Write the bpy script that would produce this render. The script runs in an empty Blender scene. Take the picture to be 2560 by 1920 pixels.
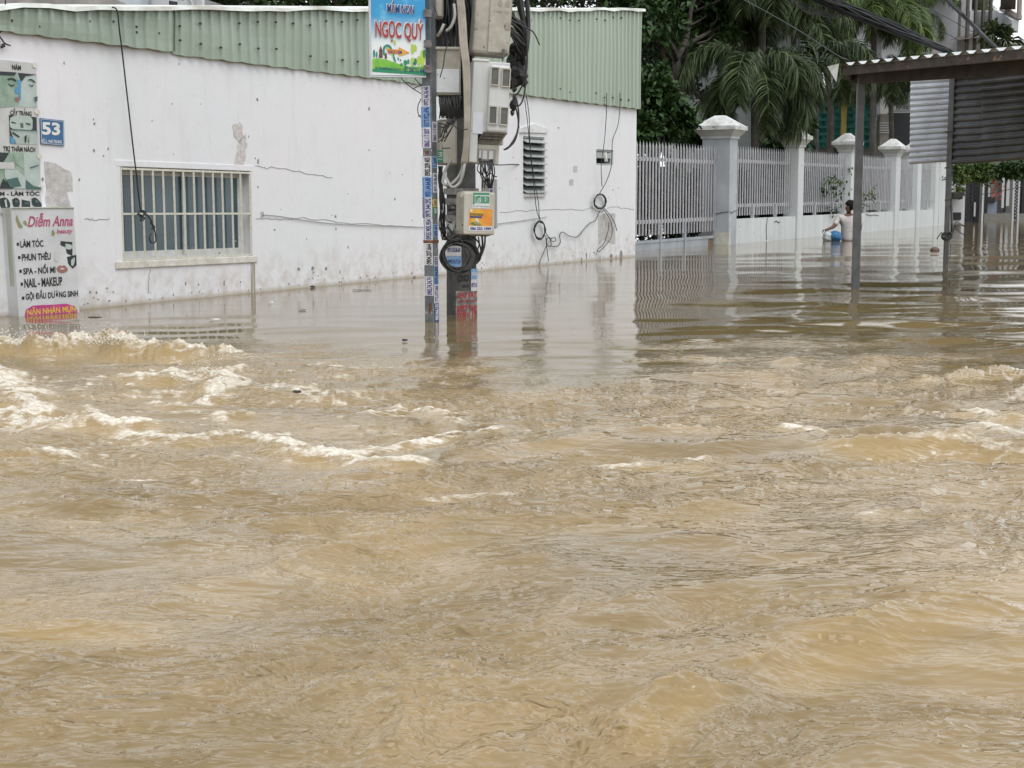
import bpy, math, random
import numpy as np
from mathutils import Vector, Matrix
R = math.radians
SC = bpy.context.scene
COL = SC.collection
random.seed(7)

# ------------------------------------------------------------------ camera
F, HZ, H = 3900.0, 475.0, 1.1          # focal length (photo px), horizon row, eye height above the flood
TILT = math.atan((960 - HZ) / F)
CT, ST = math.cos(TILT), math.sin(TILT)
cam_d = bpy.data.cameras.new('camera'); cam = bpy.data.objects.new('camera', cam_d); COL.objects.link(cam)
cam.location = (0, 0, H); cam.rotation_euler = (R(90) - TILT, 0, 0)
cam_d.sensor_width = 36; cam_d.lens = F / 2560 * 36; cam_d.clip_end = 3000; cam_d.clip_start = 0.05
SC.camera = cam

def ray(px, py):
    u, v = (px - 1280) / F, (960 - py) / F
    return Vector((u, CT + v * ST, v * CT - ST))
def at(px, py, Y):
    d = ray(px, py); return Vector((0, 0, H)) + d * (Y / d.y)
def onwater(px, py):
    d = ray(px, py); return Vector((0, 0, H)) + d * (-H / d.z)

class Fr:
    def __init__(s, o, ang=0.0, ax=None, ay=None, az=None):
        s.o = Vector(o); a = ang
        s.x = Vector(ax) if ax is not None else Vector((math.cos(a), math.sin(a), 0))
        s.y = Vector(ay) if ay is not None else Vector((-math.sin(a), math.cos(a), 0))
        s.z = Vector(az) if az is not None else Vector((0, 0, 1))
    def w(s, p): return s.o + s.x * p[0] + s.y * p[1] + s.z * p[2]
    def l(s, p):
        q = Vector(p) - s.o; return Vector((q.dot(s.x), q.dot(s.y), q.dot(s.z)))
    def hit(s, px, py, y=0.0):          # where the sight line meets the plane y=const of this frame (local coordinates)
        d = ray(px, py); c = Vector((0, 0, H))
        t = ((s.o + s.y * y - c).dot(s.y)) / d.dot(s.y)
        return s.l(c + d * t)
    def off(s, p, ang=0.0):             # a frame placed at local p, turned by ang about z
        r = Matrix.Rotation(ang, 3, s.z)
        return Fr(s.w(p), 0, r @ s.x, r @ s.y, s.z)
WORLD = Fr((0, 0, 0))
YAW = math.atan(((3330 - 1280) / F) * CT)
WALL = Fr(onwater(1588, 641), math.pi / 2 - YAW)   # x: along the street, y: into the plots, z: up

# ------------------------------------------------------------------ materials
MATS = {}
def newmat(name):
    m = bpy.data.materials.new(name); m.use_nodes = True
    nt = m.node_tree; b = nt.nodes['Principled BSDF']; return m, nt, b
def N(nt, typ, **kw):
    n = nt.nodes.new(typ)
    for k, v in kw.items():
        if k.startswith('i_'): n.inputs[k[2:].replace('_', ' ')].default_value = v
        else: setattr(n, k, v)
    return n
def L(nt, a, b): nt.links.new(a, b)
def rgb(c): return (c[0], c[1], c[2], 1.0)
def mixc(nt, fac, a, b, mode='MIX'):
    n = nt.nodes.new('ShaderNodeMix'); n.data_type = 'RGBA'; n.blend_type = mode
    for s, v in ((n.inputs[0], fac), (n.inputs[6], a), (n.inputs[7], b)):
        if isinstance(v, (int, float)): s.default_value = v
        elif isinstance(v, tuple): s.default_value = rgb(v)
        else: nt.links.new(v, s)
    return n.outputs[2]
def ramp(nt, val, a, b, va=0.0, vb=1.0):
    n = nt.nodes.new('ShaderNodeMapRange'); n.inputs[1].default_value = a; n.inputs[2].default_value = b
    n.inputs[3].default_value = va; n.inputs[4].default_value = vb; nt.links.new(val, n.inputs[0]); return n.outputs[0]
def mth(nt, op, a, b=None):
    n = nt.nodes.new('ShaderNodeMath'); n.operation = op
    for s, v in ((n.inputs[0], a), (n.inputs[1], b)):
        if v is None: continue
        if isinstance(v, (int, float)): s.default_value = v
        else: nt.links.new(v, s)
    return n.outputs[0]
def pos(nt, scale=(1, 1, 1), rot=0.0):
    g = nt.nodes.new('ShaderNodeNewGeometry'); mp = nt.nodes.new('ShaderNodeMapping')
    mp.inputs['Scale'].default_value = scale; mp.inputs['Rotation'].default_value = (0, 0, rot)
    nt.links.new(g.outputs['Position'], mp.inputs['Vector']); return mp.outputs['Vector']
def noise(nt, vec, scale, detail=3, rough=.55, dist=0):
    n = N(nt, 'ShaderNodeTexNoise'); n.inputs['Scale'].default_value = scale; n.inputs['Detail'].default_value = detail
    n.inputs['Roughness'].default_value = rough; n.inputs['Distortion'].default_value = dist
    nt.links.new(vec, n.inputs['Vector']); return n.outputs['Fac']
def bump(nt, b, val, dist, strength=1.0):
    n = N(nt, 'ShaderNodeBump'); n.inputs['Distance'].default_value = dist; n.inputs['Strength'].default_value = strength
    nt.links.new(val, n.inputs['Height']); nt.links.new(n.outputs[0], b.inputs['Normal'])
def mat(name, c, rough=.6, c2=None, scale=6.0, metal=0.0, spots=None, bmp=0.0, spotscale=40, streak=False, spec=.5, lo=.35, hi=.65):
    """paint/metal/plastic with a second tone in patches, optional dark specks and bump"""
    if name in MATS: return MATS[name]
    m, nt, b = newmat(name)
    b.inputs['Roughness'].default_value = rough; b.inputs['Metallic'].default_value = metal
    b.inputs['Specular IOR Level'].default_value = spec
    v = pos(nt, (1, 1, .12) if streak else (1, 1, 1))
    if c2 is None: c2 = tuple(x * .82 for x in c)
    c = tuple(x * .81 for x in c); c2 = tuple(x * .81 for x in c2)
    n1 = noise(nt, v, scale, 5)
    col = mixc(nt, ramp(nt, n1, lo, hi), c, c2)
    if spots:
        n2 = noise(nt, pos(nt), spotscale, 2)
        col = mixc(nt, ramp(nt, n2, .66, .72), col, spots)
    L(nt, col, b.inputs['Base Color'])
    if bmp: bump(nt, b, noise(nt, pos(nt), scale * 4, 4), bmp)
    MATS[name] = m; return m
def plain(name, c, rough=.6, metal=0.0, spec=.5):
    return mat(name, c, rough, tuple(x * .9 for x in c), 9.0, metal, spec=spec)

# ------------------------------------------------------------------ mesh builder
WL = {}                                   # object -> world location of its parent chain
def setp(o, label=None, cat=None, group=None, kind=None):
    if label: o['label'] = label
    if cat: o['category'] = cat
    if group: o['group'] = group
    if kind: o['kind'] = kind
    return o
def thing(name, label, cat, loc, group=None):
    o = bpy.data.objects.new(name, None); COL.objects.link(o); o.location = loc; o.empty_display_size = .1
    WL[o] = Vector(loc); return setp(o, label, cat, group)

def textmesh(s, bold=0.0, shear=0.0):
    c = bpy.data.curves.new('t', 'FONT'); c.body = s; c.offset = bold; c.resolution_u = 3; c.shear = shear
    c.size = 1.0
    o = bpy.data.objects.new('t', c); COL.objects.link(o)
    dg = bpy.context.evaluated_depsgraph_get(); dg.update()
    me = bpy.data.meshes.new_from_object(o.evaluated_get(dg))
    vs = [tuple(v.co) for v in me.vertices]; fs = [tuple(p.vertices) for p in me.polygons]
    bpy.data.objects.remove(o); bpy.data.curves.remove(c); bpy.data.meshes.remove(me)
    return vs, fs

class MB:
    def __init__(s, fr=WORLD): s.fr = fr; s.v = []; s.f = []; s.m = []
    def add(s, vs, fs, mi=0, world=False):
        n = len(s.v)
        s.v += [Vector(p) if world else s.fr.w(p) for p in vs]
        s.f += [tuple(i + n for i in f) for f in fs]; s.m += [mi] * len(fs); return s
    def box(s, x0, x1, y0, y1, z0, z1, mi=0):
        vs = [(x, y, z) for z in (z0, z1) for y in (y0, y1) for x in (x0, x1)]
        return s.add(vs, [(0, 2, 3, 1), (4, 5, 7, 6), (0, 1, 5, 4), (2, 6, 7, 3), (0, 4, 6, 2), (1, 3, 7, 5)], mi)
    def frustum(s, x0, x1, y0, y1, z0, z1, ix, iy, mi=0):     # box whose top is inset by ix, iy
        vs = [(x0, y0, z0), (x1, y0, z0), (x0, y1, z0), (x1, y1, z0), (x0 + ix, y0 + iy, z1), (x1 - ix, y0 + iy, z1), (x0 + ix, y1 - iy, z1), (x1 - ix, y1 - iy, z1)]
        return s.add(vs, [(0, 2, 3, 1), (4, 5, 7, 6), (0, 1, 5, 4), (2, 6, 7, 3), (0, 4, 6, 2), (1, 3, 7, 5)], mi)
    def bar(s, a, b, r, seg=4, mi=0): return s.tube([a, b], r, seg, mi)
    def plate(s, pts, y0, y1, mi=0):       # polygon in x,z extruded between y0 (front) and y1
        n = len(pts); vs = [(x, y0, z) for x, z in pts] + [(x, y1, z) for x, z in pts]
        fs = [tuple(range(n)), tuple(range(2 * n - 1, n - 1, -1))] + [(i, n + i, n + (i + 1) % n, (i + 1) % n) for i in range(n)]
        return s.add(vs, fs, mi)
    def ell(s, cx, cz, rx, rz, y0, y1, mi=0, n=16, rot=0.0, jag=0.0, a0=0, a1=360, rnd=random):
        pts = []
        for i in range(n):
            a = R(a0 + (a1 - a0) * i / (n if a1 - a0 == 360 else n - 1)); k = 1 + rnd.uniform(-jag, jag)
            x, z = rx * k * math.cos(a), rz * k * math.sin(a)
            pts.append((cx + x * math.cos(rot) - z * math.sin(rot), cz + x * math.sin(rot) + z * math.cos(rot)))
        return s.plate(pts, y0, y1, mi)
    def tube(s, pts, r, seg=6, mi=0, world=False, caps=True):
        P = [Vector(p) if world else s.fr.w(p) for p in pts]; n = len(P)
        rr = r if isinstance(r, (list, tuple)) else [r] * n
        base = len(s.v); up = None
        for i, p in enumerate(P):
            t = (P[min(i + 1, n - 1)] - P[max(i - 1, 0)])
            t = t.normalized() if t.length > 1e-9 else Vector((0, 0, 1))
            if up is None:
                up = t.cross(Vector((0, 0, 1)))
                if up.length < .1: up = t.cross(Vector((1, 0, 0)))
                up.normalize()
            up = (up - t * up.dot(t)); up = up.normalized() if up.length > 1e-6 else t.orthogonal().normalized()
            bn = t.cross(up)
            for k in range(seg):
                a = 2 * math.pi * (k + .5) / seg
                s.v.append(p + (up * math.cos(a) + bn * math.sin(a)) * rr[i])
        for i in range(n - 1):
            for k in range(seg):
                a, b = base + i * seg + k, base + i * seg + (k + 1) % seg
                s.f.append((a, b, b + seg, a + seg)); s.m.append(mi)
        if caps:
            s.f.append(tuple(base + k for k in range(seg))[::-1]); s.m.append(mi)
            s.f.append(tuple(base + (n - 1) * seg + k for k in range(seg))); s.m.append(mi)
        return s
    def text(s, txt, x0, x1, z0, z1, y, mi=0, bold=0.0, shear=0.0, rot=0, depth=0.0):
        """lettering fitted to the box; rot=90 reads upwards"""
        vs, fs = textmesh(txt, bold, shear)
        if not vs: return s
        if rot == 90: vs = [(-b, a, 0) for a, b, _ in vs]
        ax = [v[0] for v in vs]; az = [v[1] for v in vs]
        mx, Mx, mz, Mz = min(ax), max(ax), min(az), max(az)
        q = [(x0 + (v[0] - mx) / (Mx - mx) * (x1 - x0), y, z0 + (v[1] - mz) / (Mz - mz) * (z1 - z0)) for v in vs]
        return s.add(q, fs, mi)
    def build(s, name, mats, parent=None, bevel=0.0, smooth=False, label=None, cat=None, group=None, kind=None, auto=None):
        if not isinstance(mats, (list, tuple)): mats = [mats]
        if parent is not None: o0 = WL[parent]
        else:
            n = len(s.v); o0 = Vector((sum(v.x for v in s.v) / n, sum(v.y for v in s.v) / n, min(v.z for v in s.v)))
        me = bpy.data.meshes.new(name)
        me.from_pydata([tuple(v - o0) for v in s.v], [], s.f)
        for m in mats: me.materials.append(m)
        me.polygons.foreach_set('material_index', s.m)
        if smooth: me.polygons.foreach_set('use_smooth', [True] * len(s.f))
        me.update()
        o = bpy.data.objects.new(name, me); COL.objects.link(o)
        if parent is not None: o.parent = parent; WL[o] = o0
        else: o.location = o0; WL[o] = o0
        if bevel:
            md = o.modifiers.new('bevel', 'BEVEL'); md.width = bevel; md.segments = 2; md.limit_method = 'ANGLE'; md.angle_limit = R(40)
        return setp(o, label, cat, group, kind)

def npmesh(name, V, Fq, mats, parent=None, loc=None, tint=None, smooth=False, mi=None, **props):
    """mesh from numpy arrays: V (n,3) world, Fq (m,k) same-size faces; tint: per-vertex random tone"""
    o0 = WL[parent] if parent is not None else Vector(loc)
    V = np.asarray(V, np.float32) - np.array(o0, np.float32); Fq = np.asarray(Fq, np.int32); k = Fq.shape[1]
    me = bpy.data.meshes.new(name)
    me.vertices.add(len(V)); me.vertices.foreach_set('co', V.ravel())
    me.loops.add(Fq.size); me.loops.foreach_set('vertex_index', Fq.ravel())
    me.polygons.add(len(Fq)); me.polygons.foreach_set('loop_start', np.arange(0, Fq.size, k, dtype=np.int32))
    me.polygons.foreach_set('loop_total', np.full(len(Fq), k, np.int32))
    if smooth: me.polygons.foreach_set('use_smooth', np.ones(len(Fq), bool))
    for m in (mats if isinstance(mats, (list, tuple)) else [mats]): me.materials.append(m)
    if mi is not None: me.polygons.foreach_set('material_index', np.asarray(mi, np.int32))
    me.update(calc_edges=True)
    if tint is not None:
        a = me.attributes.new('tint', 'FLOAT', 'POINT'); a.data.foreach_set('value', np.asarray(tint, np.float32))
    o = bpy.data.objects.new(name, me); COL.objects.link(o)
    if parent is not None: o.parent = parent
    else: o.location = o0
    WL[o] = o0
    return setp(o, props.get('label'), props.get('cat'), props.get('group'), props.get('kind'))

def spline(pts, n=8):
    """Catmull-Rom through the points"""
    P = [Vector(p) for p in pts]; P = [P[0] * 2 - P[1]] + P + [P[-1] * 2 - P[-2]]; out = []
    for i in range(1, len(P) - 2):
        for k in range(n):
            t = k / n; a, b, c, d = P[i - 1], P[i], P[i + 1], P[i + 2]
            out.append(.5 * ((2 * b) + (c - a) * t + (2 * a - 5 * b + 4 * c - d) * t * t + (3 * b - a - 3 * c + d) * t ** 3))
    out.append(P[-2]); return out

# ------------------------------------------------------------------ light: overcast
w = bpy.data.worlds.new('World'); SC.world = w; w.use_nodes = True
nt = w.node_tree; bg = nt.nodes['Background']
sky = N(nt, 'ShaderNodeTexSky'); sky.sky_type = 'NISHITA'; sky.sun_disc = False
sky.sun_elevation = R(58); sky.sun_rotation = R(150); sky.dust_density = 4; sky.air_density = 1.5
tc = N(nt, 'ShaderNodeTexCoord')
cl = noise(nt, tc.outputs['Generated'], 2.2, 5)
cloud = mixc(nt, ramp(nt, cl, .3, .7), (8.2, 8.6, 9.2), (10.2, 10.4, 10.6))
L(nt, mixc(nt, .9, sky.outputs[0], cloud), bg.inputs['Color']); bg.inputs['Strength'].default_value = .105
sd = bpy.data.lights.new('sun', 'SUN'); sd.energy = 1.0; sd.angle = R(35); sd.color = (1, .97, .92)
so = bpy.data.objects.new('sun', sd); COL.objects.link(so); so.rotation_euler = (R(32), 0, R(30)); so.location = (0, 0, 30)
SC.view_settings.view_transform = 'Standard'; SC.view_settings.look = 'None'
SC.view_settings.exposure = .66; SC.view_settings.gamma = 1; SC.view_settings.use_curve_mapping = False
SC.cycles.max_bounces = 6; SC.cycles.diffuse_bounces = 3; SC.cycles.glossy_bounces = 3
SC.cycles.transparent_max_bounces = 8; SC.cycles.caustics_reflective = False
# ------------------------------------------------------------------ the flood water (structure)
def _h(ix, iy, seed):
    n = (ix.astype(np.uint32) * np.uint32(374761393) + iy.astype(np.uint32) * np.uint32(668265263) + np.uint32((seed * 2246822519) & 0xffffffff))
    n = (n ^ (n >> np.uint32(13))) * np.uint32(1274126177); n = n ^ (n >> np.uint32(16))
    return (n & np.uint32(0xffff)).astype(np.float32) * (2 * math.pi / 65536)
def perlin(x, y, seed=0):
    x = x.astype(np.float32); y = y.astype(np.float32)
    xi = np.floor(x); yi = np.floor(y); fx = x - xi; fy = y - yi
    xi = xi.astype(np.int64); yi = yi.astype(np.int64)
    u = fx * fx * fx * (fx * (fx * 6 - 15) + 10); v = fy * fy * fy * (fy * (fy * 6 - 15) + 10)
    def g(dx, dy):
        a = _h(xi + dx, yi + dy, seed); return np.cos(a) * (fx - dx) + np.sin(a) * (fy - dy)
    return ((g(0, 0) * (1 - u) + g(1, 0) * u) * (1 - v) + (g(0, 1) * (1 - u) + g(1, 1) * u) * v) * 1.5
def sm(x, a, b):
    t = np.clip((x - a) / (b - a), 0, 1); return t * t * (3 - 2 * t)
def yofz(py): return onwater(1280, py).y

STEP = 2.45
rows = []
py = 2300.0
while py > 600: rows.append(yofz(py)); py -= STEP
while py > HZ + 7: rows.append(yofz(py)); py -= 1.6
rows = [0.9, 1.2, 1.6] + [r for r in rows if r > 1.8] + [900.0]
cols = list(np.arange(-.365, .3651, STEP / F))
cols = [-3.5, -2.5, -1.8, -1.3, -1, -.8, -.65, -.55, -.47, -.41] + cols + [.41, .47, .55, .65, .8, 1, 1.3, 1.8, 2.5, 3.5]
Yg, Cg = np.meshgrid(np.array(rows), np.array(cols), indexing='ij')
Xg = Yg * Cg
nr, nc = Yg.shape
X, Y = Xg.ravel(), Yg.ravel(); C = Cg.ravel()
sp = Y * Y / (H * F) * STEP                      # row spacing on the ground
# outline where the smooth backwater meets the racing flow (ground points)
BL = [(-900, 840), (0, 862), (300, 860), (560, 872), (800, 850), (1000, 862), (1200, 885), (1450, 905), (1600, 880), (1750, 858), (1980, 835), (2200, 850), (2400, 880), (2560, 905), (3400, 930)]
bl = [onwater(*p) for p in BL]
bc = np.array([p.x / p.y for p in bl]); by = np.array([p.y for p in bl])
edge = np.interp(C, bc, by) + .35 * perlin(X * .9, Y * .5, 91) + .12 * perlin(X * 3, Y * 2, 92)
turb = 1 - sm(Y, edge - 1.5, edge + 1.0)
turb = np.clip(turb * (1 + .7 * perlin(X * 1.3, Y * 2.2, 95) * (turb > 0)), 0, 1)
lane = sm(perlin(X * 1.0 + 3, Y * 1.1, 93) + .5 * perlin(X * 3.2, Y * 2.4, 94), -.05, .30)      # ruffled tongues and slick lanes where the two meet
turb *= 1 - (1 - lane) * .93 * sm(Y, edge - 3.0, edge - .3) * (.45 + .55 * sm(C, -.04, .06))
def oct_(f, seed, ridged=False, an=1.0, wx=0, wy=0, ang=0.12):
    ca, sa = math.cos(ang), math.sin(ang)
    a = (X + wx) * ca + (Y + wy) * sa; b = -(X + wx) * sa + (Y + wy) * ca
    n = perlin(a * f * an, b * f, seed)
    if ridged: n = (1 - np.abs(n) * 2) - .5
    fade = np.clip(2.5 - 3.2 * f * sp, 0, 1)
    return n * fade
wx = .35 * perlin(X * .8, Y * .8, 11); wy = .35 * perlin(X * .8, Y * .8, 12)
wx2 = wx + .07 * perlin(X * 4, Y * 4, 13); wy2 = wy + .07 * perlin(X * 4, Y * 4, 14)
big = .5 * oct_(.45, 1, wx=wx, wy=wy) + .5 * oct_(1.1, 2, wx=wx, wy=wy, an=.55)
mid = oct_(2.3, 3, True, an=.5, wx=wx2, wy=wy2, ang=.2)
rg = .42 + 1.0 * sm(perlin(X * .55 + wx * 2, Y * .8 + wy * 2, 33) + .35 * perlin(X * 2 + wx, Y * 2.6, 34), -.35, .4)      # where the surface is rougher
z = turb * (.066 * big + .046 * oct_(2.0, 3, True, an=.38, wx=wx2, wy=wy2, ang=.22) + .012 * oct_(3.6, 4, True, an=.42, wx=wx2, wy=wy2, ang=.3)
            + 1.08 * rg * (.0135 * oct_(6.5, 5, an=.28, wx=wx2, wy=wy2, ang=.08) + .0060 * oct_(9, 15, True, an=.4, wx=wx2, wy=wy2, ang=.2) + .0115 * oct_(13, 6, an=.30, wx=wx2, wy=wy2, ang=.22)
            + .0060 * oct_(22, 7, an=.34, wx=wx2, wy=wy2, ang=.1) + .0048 * oct_(27, 17, True, an=.36, wx=wx2, wy=wy2, ang=.3) + .0046 * oct_(41, 8, an=.42, wx=wx2, wy=wy2, ang=.2) + .0026 * oct_(66, 18, an=.5, wx=wx2, wy=wy2, ang=.1)))
z += turb * rg * sm(Y, 5, 8) * (.0085 * oct_(8.5, 21, an=1.0, wx=wx2, wy=wy2, ang=.15) + .0075 * oct_(12, 22, True, an=.9, wx=wx2, wy=wy2))
# smoother patches, as where the current wells up
patch = sm(perlin(X * .7 + wx, Y * .7 + wy, 31), -.15, .35)
z *= (.80 + .30 * patch)
# backwater ripples: nearly flat beside the wall, choppier towards the shed
rip = .42 + 1.9 * sm(C, .06, .17) + .8 * np.exp(-((Y - edge - .6) / 1.6) ** 2); rip = rip + .5 * np.exp(-((C + .20) / .08) ** 2) * np.exp(-((Y - 12.6) / 1.1) ** 2)
z += (1 - turb) * rip * (.010 * oct_(.9, 41, an=.5) + .0075 * oct_(2.1, 42, an=.45) + .0035 * oct_(4.4, 43, an=.4) + .0016 * oct_(8, 44, an=.5))

foam = np.zeros_like(X); crest_glow = np.zeros_like(X)
def along(pts, width, height, amt, jit=.6, lee=1.0):
    """a breaking crest along a line: lifts the surface and lays foam down the near side"""
    global z, foam, crest_glow
    P = [onwater(*p) for p in pts]
    P = [Vector((p.x, p.y)) for p in spline([(q.x, q.y, 0) for q in P], 5)]
    px = np.array([p.x for p in P]); py_ = np.array([p.y for p in P])
    m = (X > px.min() - 1) & (X < px.max() + 1) & (Y > py_.min() - 1.2) & (Y < py_.max() + 1.2)
    if not m.any(): return
    x, y = X[m] + wx2[m] * jit * .6, Y[m] + wy2[m] * jit * .6
    best = np.full(x.shape, 9.0); sgn = np.zeros(x.shape); tt = np.zeros(x.shape)
    for i in range(len(P) - 1):
        ax, ay, bx, by_ = px[i], py_[i], px[i + 1], py_[i + 1]
        dx, dy = bx - ax, by_ - ay; l2 = dx * dx + dy * dy + 1e-9
        t = np.clip(((x - ax) * dx + (y - ay) * dy) / l2, 0, 1)
        d = np.hypot(x - ax - t * dx, y - ay - t * dy); c = d < best
        best = np.where(c, d, best); sgn = np.where(c, y - ay - t * dy, sgn); tt = np.where(c, (i + t) / (len(P) - 1), tt)
    ends = sm(tt, -.01, .12) * (1 - sm(tt, .86, 1.01))
    prof = np.exp(-(best / width) ** 2)
    nz = perlin(x * 5, y * 5, 51)
    j1 = perlin(x * 9, y * 9, 54); j2 = 1 - 2 * np.abs(perlin(x * 17, y * 17, 55)); j3 = 1 - 2 * np.abs(perlin(x * 34, y * 34, 56))
    z[m] += height * ends * prof * (.75 + .6 * nz + .35 * j1 + .22 * j2 + .12 * j3)
    z[m] -= height * .35 * ends * np.exp(-((best - 1.9 * width) / width) ** 2) * (sgn < 0)
    lace = .25 + 1.0 * perlin(x * 4, y * 8, 52) + .8 * (1 - 2.4 * np.abs(perlin(x * 8, y * 19, 53))) + .4 * (1 - 2.4 * np.abs(perlin(x * 17, y * 38, 57)))
    streak = .35 + 1.5 * perlin(x * 2.2, y * 12, 58)
    foam[m] = np.maximum(foam[m], amt * ends * np.exp(-(best / (width * (.6 + .7 * (sgn > 0)))) ** 2) * np.clip(lace * .75 + streak * .45, 0, 1.15))
    crest_glow[m] = np.maximum(crest_glow[m], min(1, height * 18 + .25) * ends * np.exp(-((best - width * 1.1 * (sgn < 0)) / (width * 1.1)) ** 2))  # where the see-through glow of the crest is painted
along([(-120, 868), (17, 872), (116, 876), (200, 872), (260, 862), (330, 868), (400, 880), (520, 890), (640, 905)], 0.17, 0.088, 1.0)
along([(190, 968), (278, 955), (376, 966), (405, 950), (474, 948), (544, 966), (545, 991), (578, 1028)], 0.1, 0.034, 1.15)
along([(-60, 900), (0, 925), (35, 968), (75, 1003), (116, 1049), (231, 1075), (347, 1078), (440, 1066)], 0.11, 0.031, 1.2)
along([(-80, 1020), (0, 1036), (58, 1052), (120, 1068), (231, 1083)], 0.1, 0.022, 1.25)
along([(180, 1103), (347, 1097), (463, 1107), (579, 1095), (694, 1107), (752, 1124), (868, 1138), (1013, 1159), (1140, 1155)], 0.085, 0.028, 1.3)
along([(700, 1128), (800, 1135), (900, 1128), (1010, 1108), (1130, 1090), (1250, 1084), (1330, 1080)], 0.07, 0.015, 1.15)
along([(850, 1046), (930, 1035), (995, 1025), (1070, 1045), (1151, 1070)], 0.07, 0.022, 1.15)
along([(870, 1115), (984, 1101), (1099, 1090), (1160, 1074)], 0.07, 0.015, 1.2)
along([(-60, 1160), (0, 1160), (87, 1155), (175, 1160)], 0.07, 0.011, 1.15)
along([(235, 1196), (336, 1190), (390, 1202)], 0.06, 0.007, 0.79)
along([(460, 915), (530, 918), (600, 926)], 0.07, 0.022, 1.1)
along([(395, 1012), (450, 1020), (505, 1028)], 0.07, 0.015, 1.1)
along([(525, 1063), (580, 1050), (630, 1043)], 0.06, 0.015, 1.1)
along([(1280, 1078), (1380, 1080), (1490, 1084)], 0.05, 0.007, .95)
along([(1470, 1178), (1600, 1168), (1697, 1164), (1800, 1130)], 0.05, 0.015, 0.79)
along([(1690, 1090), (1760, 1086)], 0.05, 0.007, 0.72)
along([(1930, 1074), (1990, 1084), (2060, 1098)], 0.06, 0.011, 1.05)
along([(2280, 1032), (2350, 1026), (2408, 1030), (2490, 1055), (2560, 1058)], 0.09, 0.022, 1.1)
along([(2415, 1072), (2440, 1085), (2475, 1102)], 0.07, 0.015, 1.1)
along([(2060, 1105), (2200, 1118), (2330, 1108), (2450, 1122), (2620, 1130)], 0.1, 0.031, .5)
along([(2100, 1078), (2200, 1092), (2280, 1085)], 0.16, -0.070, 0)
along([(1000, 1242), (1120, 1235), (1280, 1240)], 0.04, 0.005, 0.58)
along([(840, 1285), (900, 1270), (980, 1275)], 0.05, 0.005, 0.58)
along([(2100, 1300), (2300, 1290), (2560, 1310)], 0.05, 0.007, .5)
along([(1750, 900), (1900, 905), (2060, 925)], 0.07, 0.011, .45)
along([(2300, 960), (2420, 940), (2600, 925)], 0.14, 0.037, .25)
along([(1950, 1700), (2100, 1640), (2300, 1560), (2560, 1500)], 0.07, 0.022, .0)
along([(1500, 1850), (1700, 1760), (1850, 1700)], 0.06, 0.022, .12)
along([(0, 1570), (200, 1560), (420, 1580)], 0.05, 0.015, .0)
# scattered froth in the rapids and stray flecks further down
fr = np.exp(-((Y - 8.6) / 2.3) ** 2) * sm(-C, -.07, .16) + .55 * np.exp(-((Y - 7.0) / 1.3) ** 2) * sm(C, .08, .3) + .06
sc_ = perlin(X * 1.1 + wx * 3, Y * 2.6 + wy * 3, 61) + .45 * perlin(X * 4 + wx * 5, Y * 11, 62) + .5 * (1 - 2.6 * np.abs(perlin(X * 7 + wx2 * 6, Y * 19, 63))) + .3 * (1 - 2.6 * np.abs(perlin(X * 16, Y * 40, 67)))
foam = np.maximum(foam, turb * np.clip(fr, 0, 1) * sm(sc_, .26, 1.0) * .8)
foam = np.maximum(foam, turb * sm(Y, 4.5, 6) * sm(perlin(X * 9, Y * 13, 64) + .5 * perlin(X * 2, Y * 2, 65), .80, .98) * .5)
z += .006 * foam
water_v = np.stack([X, Y, z], 1)
ii = np.arange(nr * nc).reshape(nr, nc)
quads = np.stack([ii[:-1, :-1], ii[:-1, 1:], ii[1:, 1:], ii[1:, :-1]], -1).reshape(-1, 4)

m, nt, b = newmat('muddy_water'); W_M = m
at_f = N(nt, 'ShaderNodeAttribute'); at_f.attribute_name = 'foam'
at_t = N(nt, 'ShaderNodeAttribute'); at_t.attribute_name = 'turb'
p1 = pos(nt, (1, 1.6, 1))
tone = mixc(nt, ramp(nt, noise(nt, p1, 1.1, 5, .6, .4), .35, .65), (.250, .179, .090), (.168, .119, .056))
tone = mixc(nt, at_t.outputs['Fac'], (.145, .106, .048), tone)
at_g = N(nt, 'ShaderNodeAttribute'); at_g.attribute_name = 'crest_glow'; at_r = N(nt, 'ShaderNodeAttribute'); at_r.attribute_name = 'ruff'
tone = mixc(nt, mth(nt, 'MULTIPLY', at_g.outputs['Fac'], .6), tone, (.31, .212, .086))  # golden tint paints the light shining through thin crest water
fl = mth(nt, 'MULTIPLY', ramp(nt, noise(nt, pos(nt, (.7, 1.3, 1)), 38, 4, .7), .665, .74, 0, .9), mth(nt, 'MULTIPLY', at_t.outputs['Fac'], ramp(nt, noise(nt, pos(nt), 1.7, 3), .45, .62)))
fn = noise(nt, pos(nt, (.55, 1.4, 1)), 17, 7, .74, .3)
f2 = ramp(nt, mth(nt, 'ADD', at_f.outputs['Fac'], mth(nt, 'MULTIPLY', mth(nt, 'SUBTRACT', fn, .5), mth(nt, 'MULTIPLY', ramp(nt, at_f.outputs['Fac'], 0, .15), 2.6))), .24, .82)
f2c = N(nt, 'ShaderNodeClamp'); L(nt, mth(nt, 'MAXIMUM', f2, fl), f2c.inputs[0])
L(nt, mixc(nt, f2c.outputs[0], tone, mixc(nt, ramp(nt, noise(nt, pos(nt, (.7, 1.2, 1)), 60, 3), .35, .65), (.38, .32, .23), (.60, .57, .51))), b.inputs['Base Color'])
L(nt, ramp(nt, f2c.outputs[0], 0, .6, .025, .65), b.inputs['Roughness'])
b.inputs['IOR'].default_value = 1.33
pb = pos(nt, (.32, 1.0, 1), .18)
def rdg(v): return mth(nt, 'MULTIPLY', mth(nt, 'ABSOLUTE', mth(nt, 'SUBTRACT', v, .5)), -1.6)
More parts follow.
